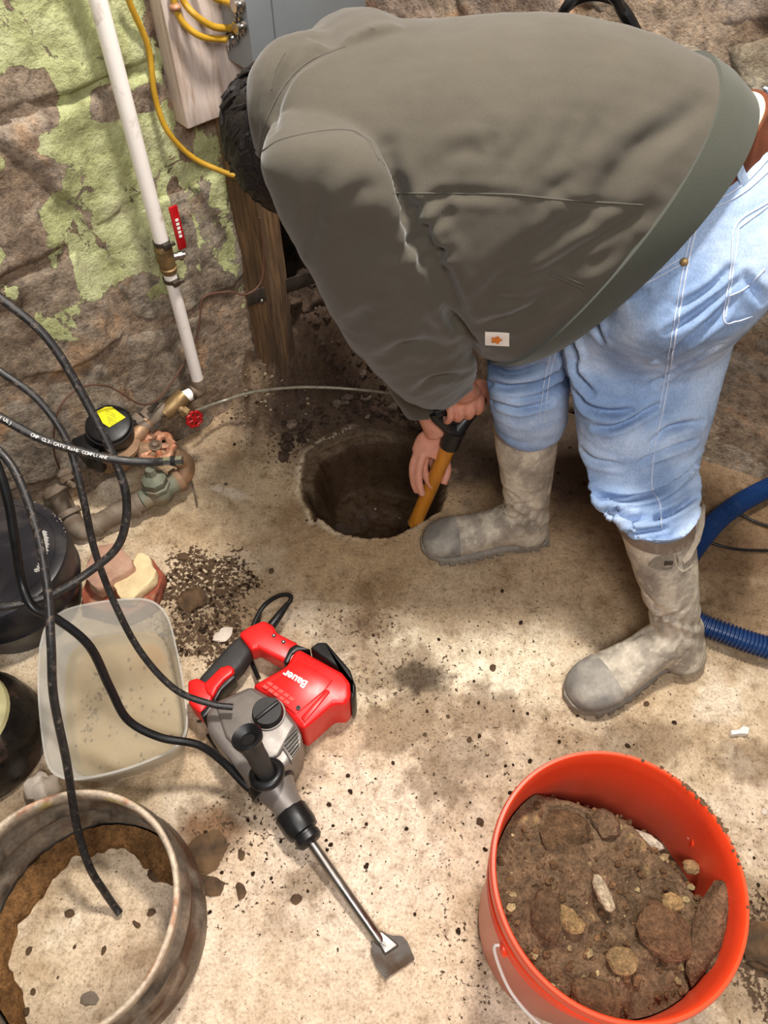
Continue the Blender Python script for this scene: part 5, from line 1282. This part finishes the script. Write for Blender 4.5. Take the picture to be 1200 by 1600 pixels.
for i in range(420):   # loose locks lying along the skull
    a = hr.uniform(0, 6.28); u0 = hr.uniform(-.07, .11)
    k = math.sqrt(max(0, 1 - (u0 / .135) ** 2)); p = []
    for j in range(4):
        u = u0 - .016 * j; kk = math.sqrt(max(.02, 1 - ((u - .02) / .125) ** 2)); a2 = a + .05 * j * hr.uniform(-1, 1)
        f_ = -.020 + .098 * kk * math.sin(a2); 
        if f_ > .035 and u < .06: f_ = .035
        p.append(hc + (crown * u + face * f_ + sidev * (.088 * kk * math.cos(a2))) * HS + V((hr.gauss(0, .002), hr.gauss(0, .002), hr.gauss(0, .002) - .0006 * j)))
    tube(bm, p, [.0032, .003, .002, .0004], 5, 2)
o = obj('hair_locks', bm, M['hair'], hair); o['kind'] = 'stuff'

def crease(v, n, bvh, lines):
    for pts, wd, dp in lines:
        L = []
        for p in crom([V((x, y, 0)) for x, y in pts], 6):
            h, _ = cast(bvh, p.x, p.y, 0)
            if h is not None: L.append(h)
        if len(L) < 2: continue
        L = np.array([tuple(x) for x in L]); m = len(L)
        d = np.full(len(v), 9.); tt = np.zeros(len(v))
        for i in range(m - 1):
            a, b = L[i], L[i + 1]; e = b - a; t = np.clip(((v - a) @ e) / (e @ e + 1e-12), 0, 1)
            dd = np.linalg.norm(v - a - t[:, None] * e, axis=1); k = dd < d; d[k] = dd[k]; tt[k] = (i + t[k]) / (m - 1)
        fade = np.sin(np.clip(tt, .04, .96) * math.pi) ** .5
        g = np.exp(-(d / wd) ** 2) - .38 * np.exp(-((d - 2.1 * wd) / (wd * 1.1)) ** 2)
        v = v - n * (dp * g * fade)[:, None]
    return v
def bvh_me(me): return BVHTree.FromPolygons([x.co for x in me.vertices], [tuple(p.vertices) for p in me.polygons])

# --- jeans
TOPL = at(1022, 803, .343)
bm = B()
def legring(x0, x1, py, z, fy=.95, ex=0):
    c = at((x0 + x1) / 2, py, z); r = ray((x0 + x1) / 2, py); t = (c - CAM).y * C_ - (c - CAM).z * S_
    h = (x1 - x0) / 2 * t / 1200; return (c, V((h, 0, 0)), V((0, h * fy, h * .28)))
LL = [(V((.432, .90, .75)), V((.128, 0, .05)), V((0, .10, 0))), (V((.424, .892, .69)), V((.108, 0, .03)), V((0, .105, 0))), legring(878, 1158, 480, .60, .8), legring(880, 1140, 530, .55, .85), legring(890, 1122, 590, .50), legring(898, 1106, 650, .445), legring(905, 1090, 700, .405),
      legring(915, 1094, 738, .392), legring(928, 1100, 764, .375), (TOPL + V((-.006, .002, .030)), V((.069, 0, 0)), V((0, .072, .0))), (TOPL + V((-.005, 0, .012)), V((.065, 0, 0)), V((0, .067, .0))), (TOPL + V((0, 0, -.006)), V((.056, 0, 0)), V((0, .054, .0)))]
loft(bm, lerp_rings(LL, 3), 32, 2.15)
RL = [(V((.44, 1.02, .74)), V((.135, 0, .05)), V((0, .115, 0))), (V((.40, 1.04, .66)), V((.125, 0, .02)), V((0, .115, 0))), (V((.33, 1.04, .57)), V((.105, 0, .02)), V((0, .1, 0))), legring(764, 895, 550, .48), legring(763, 893, 580, .455), legring(764, 890, 610, .42), legring(766, 888, 636, .38), legring(770, 884, 655, .35), legring(774, 880, 662, .34)]
loft(bm, lerp_rings(RL, 3), 32, 2.15)
PV = [(V((.386, .965, .822)), V((.094, .0, .069)), V((.03, .103, 0))), (V((.405, .96, .79)), V((.112, 0, .070)), V((.02, .125, 0))), (V((.435, .955, .75)), V((.145, 0, .06)), V((0, .155, 0))), (V((.440, .95, .69)), V((.110, 0, .04)), V((0, .138, 0))), (V((.42, .95, .63)), V((.085, 0, .02)), V((0, .125, 0)))]
loft(bm, lerp_rings(PV, 3), 36, 2.2)
me = remesh(bm, .0044, 5)
v_ = getv(me); n_ = getn(me); bv = bvh_me(me)
J = [([(900, 612), (918, 636), (950, 645), (985, 642)], .007, .010), ([(930, 668), (960, 668), (995, 652), (1030, 632)], .006, .009), ([(893, 560), (905, 590), (925, 615)], .007, .008),
     ([(905, 745), (940, 775), (985, 780), (1035, 765), (1080, 735)], .007, .013), ([(1045, 752), (1072, 735), (1100, 708)], .006, .011), ([(935, 800), (960, 800), (985, 812), (1010, 806)], .006, .012), ([(1015, 812), (1050, 800), (1095, 770)], .006, .011),
     ([(950, 822), (985, 832), (1040, 826)], .005, .008), ([(925, 775), (955, 792), (990, 796)], .005, .009), ([(1025, 565), (1070, 535), (1115, 500), (1140, 470)], .007, .007), ([(1020, 600), (1060, 575), (1120, 540)], .007, .007), ([(1040, 520), (1080, 495), (1150, 440)], .006, .005),
     ([(1020, 690), (1050, 670), (1095, 660)], .008, .008), ([(1060, 480), (1110, 450), (1140, 420)], .006, .005), ([(870, 500), (895, 535), (900, 570)], .009, .010), ([(880, 470), (925, 500), (940, 530)], .008, .006), ([(905, 700), (930, 720), (970, 728)], .007, .007), ([(1000, 722), (1040, 705), (1085, 690)], .006, .007),
     ([(905, 462), (960, 462), (1010, 455)], .006, .005), ([(765, 600), (800, 606), (850, 596), (885, 575)], .008, .010), ([(768, 628), (810, 640), (860, 628)], .006, .008), ([(770, 575), (800, 585), (850, 570)], .007, .006), ([(860, 530), (880, 560), (884, 600)], .006, .006), ([(1165, 430), (1190, 470)], .007, .006)]
J = [(a, b * .72, c * 2.0) for a, b, c in J]; v_ = crease(v_, n_, bv, J)
zf = np.clip((.46 - v_[:, 2]) / .12, 0, 1)
st_n = fbm(v_ * np.array([5, 5, 26]), 3, 1.0)
v_ += n_ * (st_n * .008 * zf + fbm(v_, 3, 16) * .0025 + fbm(v_ * np.array([1, 1, 2]), 3, 40) * .0010)[:, None]; setv(me, v_)
# faded denim in random patches; far leg's shade painted in as darker blue
nn = fbm(v_, 4, 9); fade = sstep(-.25, .3, nn); bs_ = cc(136, 160, 196) * (1 - fade[:, None]) + cc(182, 200, 226) * fade[:, None]
far_shade = sstep(.90, .98, v_[:, 1]) * sstep(.62, .5, v_[:, 2]); bs_ = lay2(bs_, far_shade * .8, cc(88, 112, 150)); crs = fbm(v_ * np.array([6, 6, 60]), 3, 1); bs_ = lay2(bs_, sstep(.1, .35, crs) * .3, cc(112, 138, 180))
setcol(me, bs_); jeans = obj('jeans', me, M['denim'], person); jb = bvh_of(jeans)
def stitches(nm, lines, r=.0011, mat='stitch', par=None, bv=None, off=.0006):
    for L in lines:
        b2 = seam(bv or jb, L, r, off)
        if len(b2.verts): obj(nm, b2, M[mat], par or jeans)
        else: b2.free()
outs = [(1098, 325), (1082, 380), (1070, 440), (1060, 500), (1050, 560), (1036, 640), (1024, 690), (1018, 750), (1020, 766)]
stitches('side_seam', [outs, [(1018, 768), (1030, 785), (1034, 826)]], .0013)
stitches('seam', [[(x - 6, y) for x, y in outs[:6]], [(948, 452), (1000, 446), (1066, 412)], [(950, 444), (1005, 436), (1062, 405)], [(863, 540), (850, 600), (842, 660)], [(869, 545), (857, 600), (850, 660)]], .0009)
stitches('back_pocket', [[(1200, 316), (1150, 352), (1142, 420), (1131, 498), (1150, 502), (1175, 494)], [(1140, 462), (1165, 450), (1195, 420)], [(1200, 322), (1154, 356)], [(1134, 496), (1146, 420), (1154, 356)]], .0011)
stitches('waistband_seam', [[(1098, 328), (1130, 318), (1165, 298), (1200, 268)], [(1104, 312), (1135, 305), (1170, 280), (1200, 248)]], .0010)
h_, nrm_ = cast(jb, 1069, 409, .001)
bm = B(); lathe(bm, [(0, 0), (.0052, 0), (.0052, .0015), (.003, .003), (0, .0032)], frame(h_, nrm_), 16); obj('rivet', bm, M['brass'], jeans)
# belt: ring riding on the jeans waist, with loops
def ring_pts(c, a, b, n=72, ex=2.05):
    out = []
    for k in range(n):
        t = 2 * math.pi * k / n; x, y = math.cos(t), math.sin(t); s = (abs(x) ** ex + abs(y) ** ex) ** (-1 / ex); out.append(V(c) + V(a) * x * s + V(b) * y * s)
    return out
wn = V((-.075, 0, .100)).normalized()
bc0 = V((.387, .965, .819)); aa, bb = V((.095, 0, .070)), V((.03, .105, 0))
def band(c, lo, hi, g0, g1, aa=aa, bb=bb, wn=wn):
    bm = B(); R = []
    for off, g in ((lo, g0), (lo, g1), (hi, g1), (hi, g0)): R.append(ring_pts(c + wn * off, aa * (1 + g / .125), bb * (1 + g / .125)))
    shell(bm, R, True); return bm
belt = obj('belt', band(bc0, -.016, .024, -.004, .006), M['belt'], person)
wb = obj('waistband', band(bc0, -.030, .020, -.006, .0035), M['denim'], jeans); setcol(wb.data, np.tile(cc(140, 170, 208), (len(wb.data.vertices), 1)))
for k in (62, 54, 4, 45):
    p = ring_pts(bc0, aa * 1.05, bb * 1.045)[k]; p2 = ring_pts(bc0, aa * 1.05, bb * 1.045)[(k + 1) % 72]; o_ = (p - bc0).normalized()
    Ml = frame(p, wn, (p2 - p)); b2 = box((0, 0, 0), (.004, .011, .052), .0015, Ml)
    b2.free(); t_ = (p2 - p).normalized(); nrm = t_.cross(wn).normalized(); nrm = nrm if nrm.dot(o_) > 0 else -nrm
    Ml = Matrix(((nrm.x, t_.x, wn.x, p.x), (nrm.y, t_.y, wn.y, p.y), (nrm.z, t_.z, wn.z, p.z), (0, 0, 0, 1)))
    lp = obj('belt_loop', box((.003, 0, 0), (.004, .012, .054), .0015, Ml), M['denim'], jeans); setcol(lp.data, np.tile(cc(176, 196, 222), (len(lp.data.vertices), 1)))
obj('shirt', band(bc0 + wn * .02, -.02, .006, -.012, .0), M['shirt'], person)

# --- hoodie
bm = B()
def tring(T, yT, Bp, yB, w, ex=0):
    a, b = aty(*T, yT), aty(*Bp, yB); return ((a + b) / 2, (a - b) / 2, V((0, w, 0)))
hem = tring((1178, 150), .965, (788, 534), .945, .134)
TR = [hem, tring((1114, 102), .98, (758, 532), .95, .145), tring((1000, 56), .995, (716, 506), .97, .155), tring((860, 38), 1.02, (670, 440), .99, .178), tring((700, 48), 1.045, (600, 400), 1.02, .175), tring((570, 62), 1.06, (530, 340), 1.04, .17), tring((485, 72), 1.06, (465, 280), 1.05, .15), tring((440, 90), 1.06, (425, 240), 1.06, .10)]
TRs = lerp_rings(TR, 5)
loft(bm, TRs, 48, 2.25)
def pring(x0, y0, x1, y1, z, fy=.95):
    """ring whose silhouette edges fall at two picture points"""
    c = at((x0 + x1) / 2, (y0 + y1) / 2, z); t = (c - CAM).y * C_ - (c - CAM).z * S_
    a = (dep(x1, y1, t) - dep(x0, y0, t)) / 2; fwd = V((0, C_, -S_)); return (c, a, fwd * a.length * fy)
SL = [pring(425, 190, 575, 200, .885, .6), pring(408, 262, 600, 255, .875, .65), pring(430, 325, 628, 330, .83, .75), pring(468, 400, 668, 395, .76, .8), pring(505, 470, 698, 462, .69, .85), pring(542, 535, 722, 515, .61, .9), pring(592, 590, 740, 560, .52), pring(640, 628, 746, 590, .445), pring(684, 641, 742, 602, .398), pring(700, 640, 742, 608, .383)]
loft(bm, lerp_rings(SL, 4), 32, 2.05)
tube(bm, crom([V((.0, 1.05, .86)), SHR, SHR.lerp(ELR, .5), ELR, ELR.lerp(WRR, .45), ELR.lerp(WRR, .85)], 5), interp([.10, .10, .09, .085, .07, .05], 0, 26), 20)
# hood bunched behind the neck
hk = [aty(428, 240, 1.0), aty(428, 190, 1.0), aty(434, 140, 1.02), aty(458, 105, 1.06), aty(500, 88, 1.10)]
tube(bm, crom(hk, 5), interp([.026, .034, .038, .036, .03], 0, 21), 16)
tube(bm, crom([aty(455, 240, .99), aty(458, 185, 1.0), aty(470, 145, 1.03), aty(510, 108, 1.06)], 5), interp([.03, .042, .045, .04], 0, 16), 16)
me = remesh(bm, .0042, 6)
v_ = getv(me); n_ = getn(me); bv = bvh_me(me)
HL = [([(618, 300), (650, 360), (690, 430), (716, 490), (738, 550)], .013, .012), ([(605, 230), (618, 290), (640, 350), (668, 400)], .010, .010), ([(630, 335), (655, 325), (690, 312)], .007, .009), ([(640, 372), (672, 352), (700, 332)], .007, .010), ([(655, 405), (685, 396), (705, 392)], .007, .012),
      ([(690, 480), (712, 505), (738, 530)], .008, .010), ([(745, 505), (800, 500), (850, 470), (890, 440)], .011, .009), ([(820, 440), (870, 415), (930, 380), (985, 345), (1010, 325)], .010, .010), ([(870, 425), (930, 410), (985, 372)], .009, .008),
      ([(780, 420), (830, 390), (890, 350), (960, 330)], .012, .005), ([(925, 340), (950, 290), (980, 255), (1090, 160)], .014, .006), ([(985, 235), (1040, 205), (1095, 165)], .010, .005), ([(850, 280), (880, 220), (900, 180)], .012, .005), ([(790, 260), (830, 200)], .012, .004), ([(760, 235), (775, 205)], .01, .005),
      ([(740, 480), (780, 440), (810, 420)], .012, .006), ([(950, 470), (985, 400), (1050, 300)], .010, .003),
      ([(505, 350), (500, 300), (512, 255)], .010, .004), ([(478, 395), (490, 350), (492, 310)], .009, .006), ([(545, 520), (560, 500), (580, 480)], .012, .005), ([(640, 470), (665, 505), (690, 560)], .014, .006), ([(600, 560), (640, 540), (690, 545)], .012, .007), ([(650, 610), (680, 590), (720, 585)], .010, .007), ([(610, 430), (640, 440), (670, 470)], .014, .004),
      ([(428, 205), (432, 160), (455, 115), (500, 85)], .007, .007), ([(400, 235), (402, 180), (412, 140)], .006, .003), ([(870, 300), (900, 320), (990, 322)], .006, .003), ([(430, 130), (448, 100), (475, 82)], .006, .004), ([(690, 250), (720, 235), (760, 240)], .010, .004), ([(840, 330), (860, 300), (905, 270)], .009, .005), ([(620, 395), (655, 378), (690, 372)], .008, .010), ([(770, 470), (830, 460), (880, 425)], .009, .006), ([(900, 250), (925, 215), (935, 180)], .010, .004), ([(530, 330), (560, 300), (590, 290)], .010, .005), ([(640, 306), (720, 303), (800, 306)], .006, .004)]
v_ = crease(v_, n_, bv, HL)
dq = v_ @ np.array([[.75, 0, .66], [0, 1, 0], [-.66, 0, .75]]).T
v_ += n_ * (fbm(dq * np.array([4, 5, 14]), 3, 1) * .006 + fbm(v_, 3, 22) * .0015)[:, None]; setv(me, v_)
nn = fbm(v_, 4, 5); bs_ = cc(80, 75, 66) * (1 + .10 * nn[:, None])
arm_k = np.exp(-((v_[:, 0] - .03) ** 2 + (v_[:, 2] - .5) ** 2) / .03) * (v_[:, 1] < 1.1); bs_ = lay2(bs_, arm_k * .3, cc(94, 92, 80))
setcol(me, bs_); hood = obj('hoodie', me, M['fleece'], person); hb = bvh_of(hood)
# ribbed hem band
def scale_ring(r, g, w=1.0): c, a, b = r; return (c, a * (1 + g / a.length), b * (1 + g / b.length))
h1 = TRs[0]; h2 = (TR[0][0].lerp(TR[1][0], 1.0) , TR[1][1], TR[1][2]); h2 = (h1[0].lerp(h2[0], .98), h1[1].lerp(h2[1], .98), h1[2].lerp(h2[2], .98))
hmid = (h1[0].lerp(h2[0], .5), h1[1].lerp(h2[1], .5), h1[2].lerp(h2[2], .5))
bm = B(); R = [ring_pts(*scale_ring(r, g), n=240, ex=2.25) for r, g in ((h1, -.012), (h1, .0015), (hmid, .007), (h2, .006), (h2, -.006))]; shell(bm, R, True)
hbnd = obj('hem_band', bm, M['fleece'], hood); setcol(hbnd.data, np.tile(cc(70, 72, 63), (len(hbnd.data.vertices), 1)))
def dseams(lines, r, bvh=hb, par=hood, nm='seam', mat='hoodieseam'):
    for L in lines:
        b2 = seam(bvh, L, r, 0)
        if len(b2.verts): obj(nm, b2, M[mat], par)
        else: b2.free()
dseams([[(410, 236), (440, 218), (500, 205), (548, 204), (575, 220), (592, 250)], [(554, 207), (582, 224), (600, 258)], [(614, 302), (700, 302), (800, 304), (880, 312), (1004, 320)], [(405, 252), (412, 200), (440, 140), (480, 98), (540, 72)], [(424, 140), (430, 110), (445, 82)]], .0012)
dseams([[(858, 428), (885, 440), (912, 452)], [(862, 424), (888, 435), (915, 446)]], .0012)
# square patch on the pocket corner
cpx = [(758, 517), (795, 519), (796, 538), (758, 539)]
b2 = B(); gpts = []
for j in range(5):
    for i in range(9):
        x = 758 + 38 * i / 8; y = 517 + 2 * i / 8 + 21 * j / 4; h, n = cast(hb, x, y, .0016); gpts.append((h, n))
if all(h is not None for h, n in gpts):
    add(b2, [h for h, n in gpts] + [h - n * .0014 for h, n in gpts], [(j * 9 + i, j * 9 + i + 1, (j + 1) * 9 + i + 1, (j + 1) * 9 + i) for j in range(4) for i in range(8)])
    pt = obj('patch', b2, M['white'], hood); pt['label'] = 'white woven patch with an orange emblem'
    em = []
    for k in range(22):
        a = 2 * math.pi * k / 22; rr = 1 + .22 * math.cos(5 * a); h, n = cast(hb, 776 + 8.0 * rr * math.cos(a), 529 + 5.2 * rr * math.sin(a), .0026); em.append((h, n))
    h0, n0_ = cast(hb, 776, 529, .0028); b3 = B(); add(b3, [h for h, n in em] + [h0], [(k, (k + 1) % 22, 22) for k in range(22)]); obj('emblem', b3, M['orangepatch'], pt)

# --- boots
def boot(heel, toe, top, name_label, strap):
    heel, toe = V((heel.x, heel.y, 0)), V((toe.x, toe.y, 0)); fx = (toe - heel).normalized(); fy = V((-fx.y, fx.x, 0)); L = (toe - heel).length; k = L / .305
    zf = max(fz(heel.x, heel.y), fz(toe.x, toe.y), -.01) * .6
    W = lambda x, y, z: heel + fx * x * k + fy * y * k + V((0, 0, z * k + zf))
    T = top - W(.062, 0, .10); 
    bm = B(); foot = []
    for x, hw, zt_ in [(.004, .022, .05), (.014, .033, .075), (.04, .040, .10), (.07, .042, .128), (.11, .042, .130), (.14, .043, .108), (.18, .048, .090), (.22, .052, .078), (.26, .050, .068), (.285, .040, .058), (.300, .022, .042)]:
        foot.append((W(x, .004 * math.sin(x * 9), (zt_ + .012) / 2), V((0, 0, (zt_ - .012) / 2 * k)), fy * hw * k))
    loft(bm, lerp_rings(foot, 3), 24, 2.35)
    sh = []
    for t, ax_, ay in [(-.30, .050, .040), (0, .053, .046), (.18, .052, .048), (.45, .059, .056), (.75, .066, .063), (1.0, .069, .066)]:
        c = W(.062, 0, .10) + T * t; sh.append((c, fx * ax_ * k, fy * ay * k))
    loft(bm, lerp_rings(sh, 4), 28, 2.0)
    me = remesh(bm, .0042, 6); v = getv(me); n = getn(me)
    cx = (v - np.array(W(0, 0, 0))) @ np.array(fx) / k; cz = (v[:, 2] - zf) / k; cy = (v - np.array(W(0, 0, 0))) @ np.array(fy) / k
    ank = np.exp(-((cz - .14 - (cx - .06) * .5) / .05) ** 2)
    v += n * (ank * (np.sin((cz - cx * .7 + .02 * fbm(v, 2, 12)) * 150) * .0022) + fbm(v, 3, 20) * .0014)[:, None]
    # raised line where the upper meets the toe and heel counters
    ln_ = np.exp(-((cz - (.034 + .10 * np.clip(.05 - cx, 0, 1) * 12)) / .003) ** 2) * (cx < .17); v += n * (ln_ * .0015)[:, None]
    if strap: CR = [([(990, 955), (1015, 968), (1050, 962)], .005, .006), ([(1010, 985), (1040, 975), (1070, 950)], .005, .005), ([(985, 1000), (1005, 990), (1020, 1010)], .005, .004), ([(1050, 1010), (1065, 985), (1074, 960)], .004, .004), ([(990, 905), (1010, 930), (1025, 950)], .006, .004)]
    else: CR = [([(766, 780), (790, 792), (830, 785)], .005, .006), ([(775, 800), (800, 812), (835, 800)], .005, .005), ([(765, 760), (790, 765), (810, 780)], .005, .004), ([(785, 820), (795, 835), (802, 845)], .004, .004), ([(815, 830), (835, 815), (848, 800)], .004, .004)]
    v = crease(v, n, bvh_me(me), CR)
    setv(me, v)
    nz = fbm(v, 5, 14); nz2 = fbm(v * np.array([1, 1, .6]), 5, 30)
    b = np.tile(cc(168, 158, 144), (len(v), 1)); b = lay2(b, sstep(-.05, .2, nz) * .9, cc(196, 186, 168)); b = lay2(b, sstep(.02, .25, -nz) * .6, cc(140, 132, 120)); b = lay2(b, sstep(.08, .25, nz2) * .6, cc(218, 208, 188)); b = lay2(b, sstep(.1, .25, -nz2) * .45, cc(126, 118, 108)); b = lay2(b, sstep(.30, .6, np.abs(fbm(v + 3, 3, 26)) * 4) * -.0 + (np.abs(fbm(v + 3, 4, 18)) < .018) * .5, cc(222, 212, 194))
    b = lay2(b, sstep(.045, .03, cz) * .6 * sstep(.2, .1, cx), cc(120, 112, 102)); setcol(me, b)
    bt = obj('boot', me, M['boot'], person); bt['label'] = name_label
    # toe cap
    bm = B(); tf = []
    for x, hw, zt_ in [(.225, .0538, .0795), (.245, .0535, .0745), (.262, .0515, .0695), (.286, .0425, .060), (.300, .027, .047), (.306, .010, .034)]:
        tf.append((W(x, .004 * math.sin(x * 9), (zt_ + .010) / 2), V((0, 0, (zt_ - .010) / 2 * k)), fy * hw * k))
    loft(bm, lerp_rings(tf, 4), 40, 2.35); tcap = obj('toe_cap', bm, M['boot'], bt); vv = getv(tcap.data); nz = fbm(vv, 4, 16); setcol(tcap.data, lay2(np.tile(cc(128, 124, 118), (len(vv), 1)), sstep(-.1, .3, nz), cc(164, 158, 148)))
    # sole with treads
    outl = []
    for x, hw in [(-.002, .012), (.0, .026), (.012, .038), (.04, .043), (.08, .040), (.12, .040), (.16, .046), (.20, .053), (.24, .055), (.27, .050), (.295, .036), (.309, .014)]: outl.append((x, hw))
    pts = [(x, h + .004 * math.sin(x * 9)) for x, h in outl] + [(x, -h + .004 * math.sin(x * 9)) for x, h in outl[::-1]]
    Ms = Matrix(((fx.x * k, fy.x * k, 0, heel.x), (fx.y * k, fy.y * k, 0, heel.y), (0, 0, k, zf), (0, 0, 0, 1)))
    bm = prism(pts, .008, .024, .003, 2, Ms); so = obj('sole', bm, M['boot'], bt); setcol(so.data, np.tile(cc(142, 136, 126), (len(so.data.vertices), 1)))
    bm = B()
    for i in range(13):
        x = .006 + i * .0235
        if .088 < x < .115 or x > .28: continue
        hw = np.interp(x, [a for a, _ in outl], [b_ for _, b_ in outl])
        for s in (-1, 1):
            merge(bm, box((x, s * (hw - .014) + .004 * math.sin(x * 9), .005), (.016, .030, .014), .002, Ms))
    tr = obj('treads', bm, M['boot'], so); setcol(tr.data, np.tile(cc(132, 124, 112), (len(tr.data.vertices), 1))); tr['kind'] = 'stuff'
    # rim band round the opening
    c, a, b_ = sh[-1]; c2 = c - T * .065; R = [ring_pts(c2, a * 1.02, b_ * 1.02, 64, 2), ring_pts(c2, a * 1.045, b_ * 1.045, 64, 2), ring_pts(c + T * .015, a * 1.055, b_ * 1.055, 64, 2), ring_pts(c + T * .02, a * 1.0, b_ * 1.0, 64, 2)]
    bm = B(); shell(bm, R, True); rb_ = obj('rim_band', bm, M['boot'], bt); setcol(rb_.data, np.tile(cc(128, 112, 98), (len(rb_.data.vertices), 1)))
    return bt, sh, fx, fy, T
bL, shL, fxL, fyL, TL = boot(hL, tL, TOPL, 'left boot with buckled strap', True)
bR, shR, fxR, fyR, TR_ = boot(hR, tR, at(822, 655, .345), 'right boot without visible strap', False)
lb = bvh_of(bL)
# buckle tab, side gusset and strap on the left boot
bm = seam(lb, [(1014, 882), (1024, 872), (1040, 867), (1056, 868), (1058, 882), (1042, 889), (1026, 888), (1014, 882)], .0016, .001); 
hq = [cast(lb, x, y, .0022) for x, y in [(1014, 881), (1022, 873), (1036, 868), (1056, 868), (1058, 882), (1044, 888), (1026, 888)]]
if all(h[0] is not None for h in hq): add(bm, [h[0] for h in hq], [tuple(range(len(hq)))])
o = obj('strap_tab', bm, M['boot'], bL); setcol(o.data, np.tile(cc(140, 130, 116), (len(o.data.vertices), 1)))
hq = cast(lb, 1044, 878, .003)
if hq[0] is not None: obj('buckle', box((0, 0, 0), (.014, .008, .003), .001, frame(hq[0], hq[1])), M['darksteel'], o)
bm = B(); rim = shL[-1]; c = rim[0]
gp = [at(1062, 842, .31), at(1082, 822, .335), at(1092, 806, .35), at(1103, 796, .355), at(1100, 830, .325), at(1090, 860, .295), at(1076, 882, .275), at(1064, 872, .28)]
gp = [dep(x, y, 1.262) for x, y in [(1060, 838), (1078, 828), (1088, 815), (1092, 800), (1102, 795), (1101, 822), (1094, 848), (1080, 872), (1070, 884), (1062, 870)]]
gq = [p + V((.004, .012, 0)) for p in gp]; n_ = len(gp)
add(bm, gp + gq, [tuple(range(n_)), tuple(range(n_, 2 * n_))] + [(i, (i + 1) % n_, n_ + (i + 1) % n_, n_ + i) for i in range(n_)])
bmesh.ops.bevel(bm, geom=bm.edges[:], offset=.002, segments=2, affect='EDGES', profile=.5)
o = obj('gusset', bm, M['boot'], bL); setcol(o.data, np.tile(cc(150, 138, 122), (len(o.data.vertices), 1)))
b2 = seam(lb, [(1052, 834), (1053, 860), (1056, 882), (1066, 892), (1080, 884)], .0016, .0005); o = obj('gusset_edge', b2, M['boot'], bL); setcol(o.data, np.tile(cc(196, 184, 164), (len(o.data.vertices), 1)))
# moulded lettering on the left boot
def surf_text(txt, bvh, p0, p1, size_px, par, mat, name='moulded_lettering'):
    me = text_mesh(txt, 1, 0, .01); v = getv(me); wd = v[:, 0].max(); dx = np.array([p1[0] - p0[0], p1[1] - p0[1]]) / wd; ln = np.hypot(*dx); up = np.array([dx[1], -dx[0]]) / ln * size_px
    out = []
    for q in v:
        x, y = np.array(p0) + dx * q[0] + up * q[1]; h, n = cast(bvh, float(x), float(y), .0012); out.append(h if h is not None else None)
    ok = [h for h in out if h is not None]
    if len(ok) < len(out) * .9: bpy.data.meshes.remove(me); return
    out = [h if h is not None else ok[0] for h in out]; setv(me, np.array([tuple(h) for h in out])); o = obj(name, me, M[mat], par)
surf_text('BUILDA', lb, (968, 864), (995, 878), 9, bL, 'palestone')
surf_text('STREAM', lb, (969, 874), (997, 888), 9, bL, 'palestone')
surf_text('3000', lb, (975, 890), (994, 901), 9, bL, 'palestone')
rbv = bvh_of(bR)
bm = seam(rbv, [(745, 790), (775, 775), (790, 800), (800, 825)], .0012, .0004); 
o = obj('moulded_line', bm, M['boot'], bR); setcol(o.data, np.tile(cc(206, 196, 176), (len(o.data.vertices), 1)))
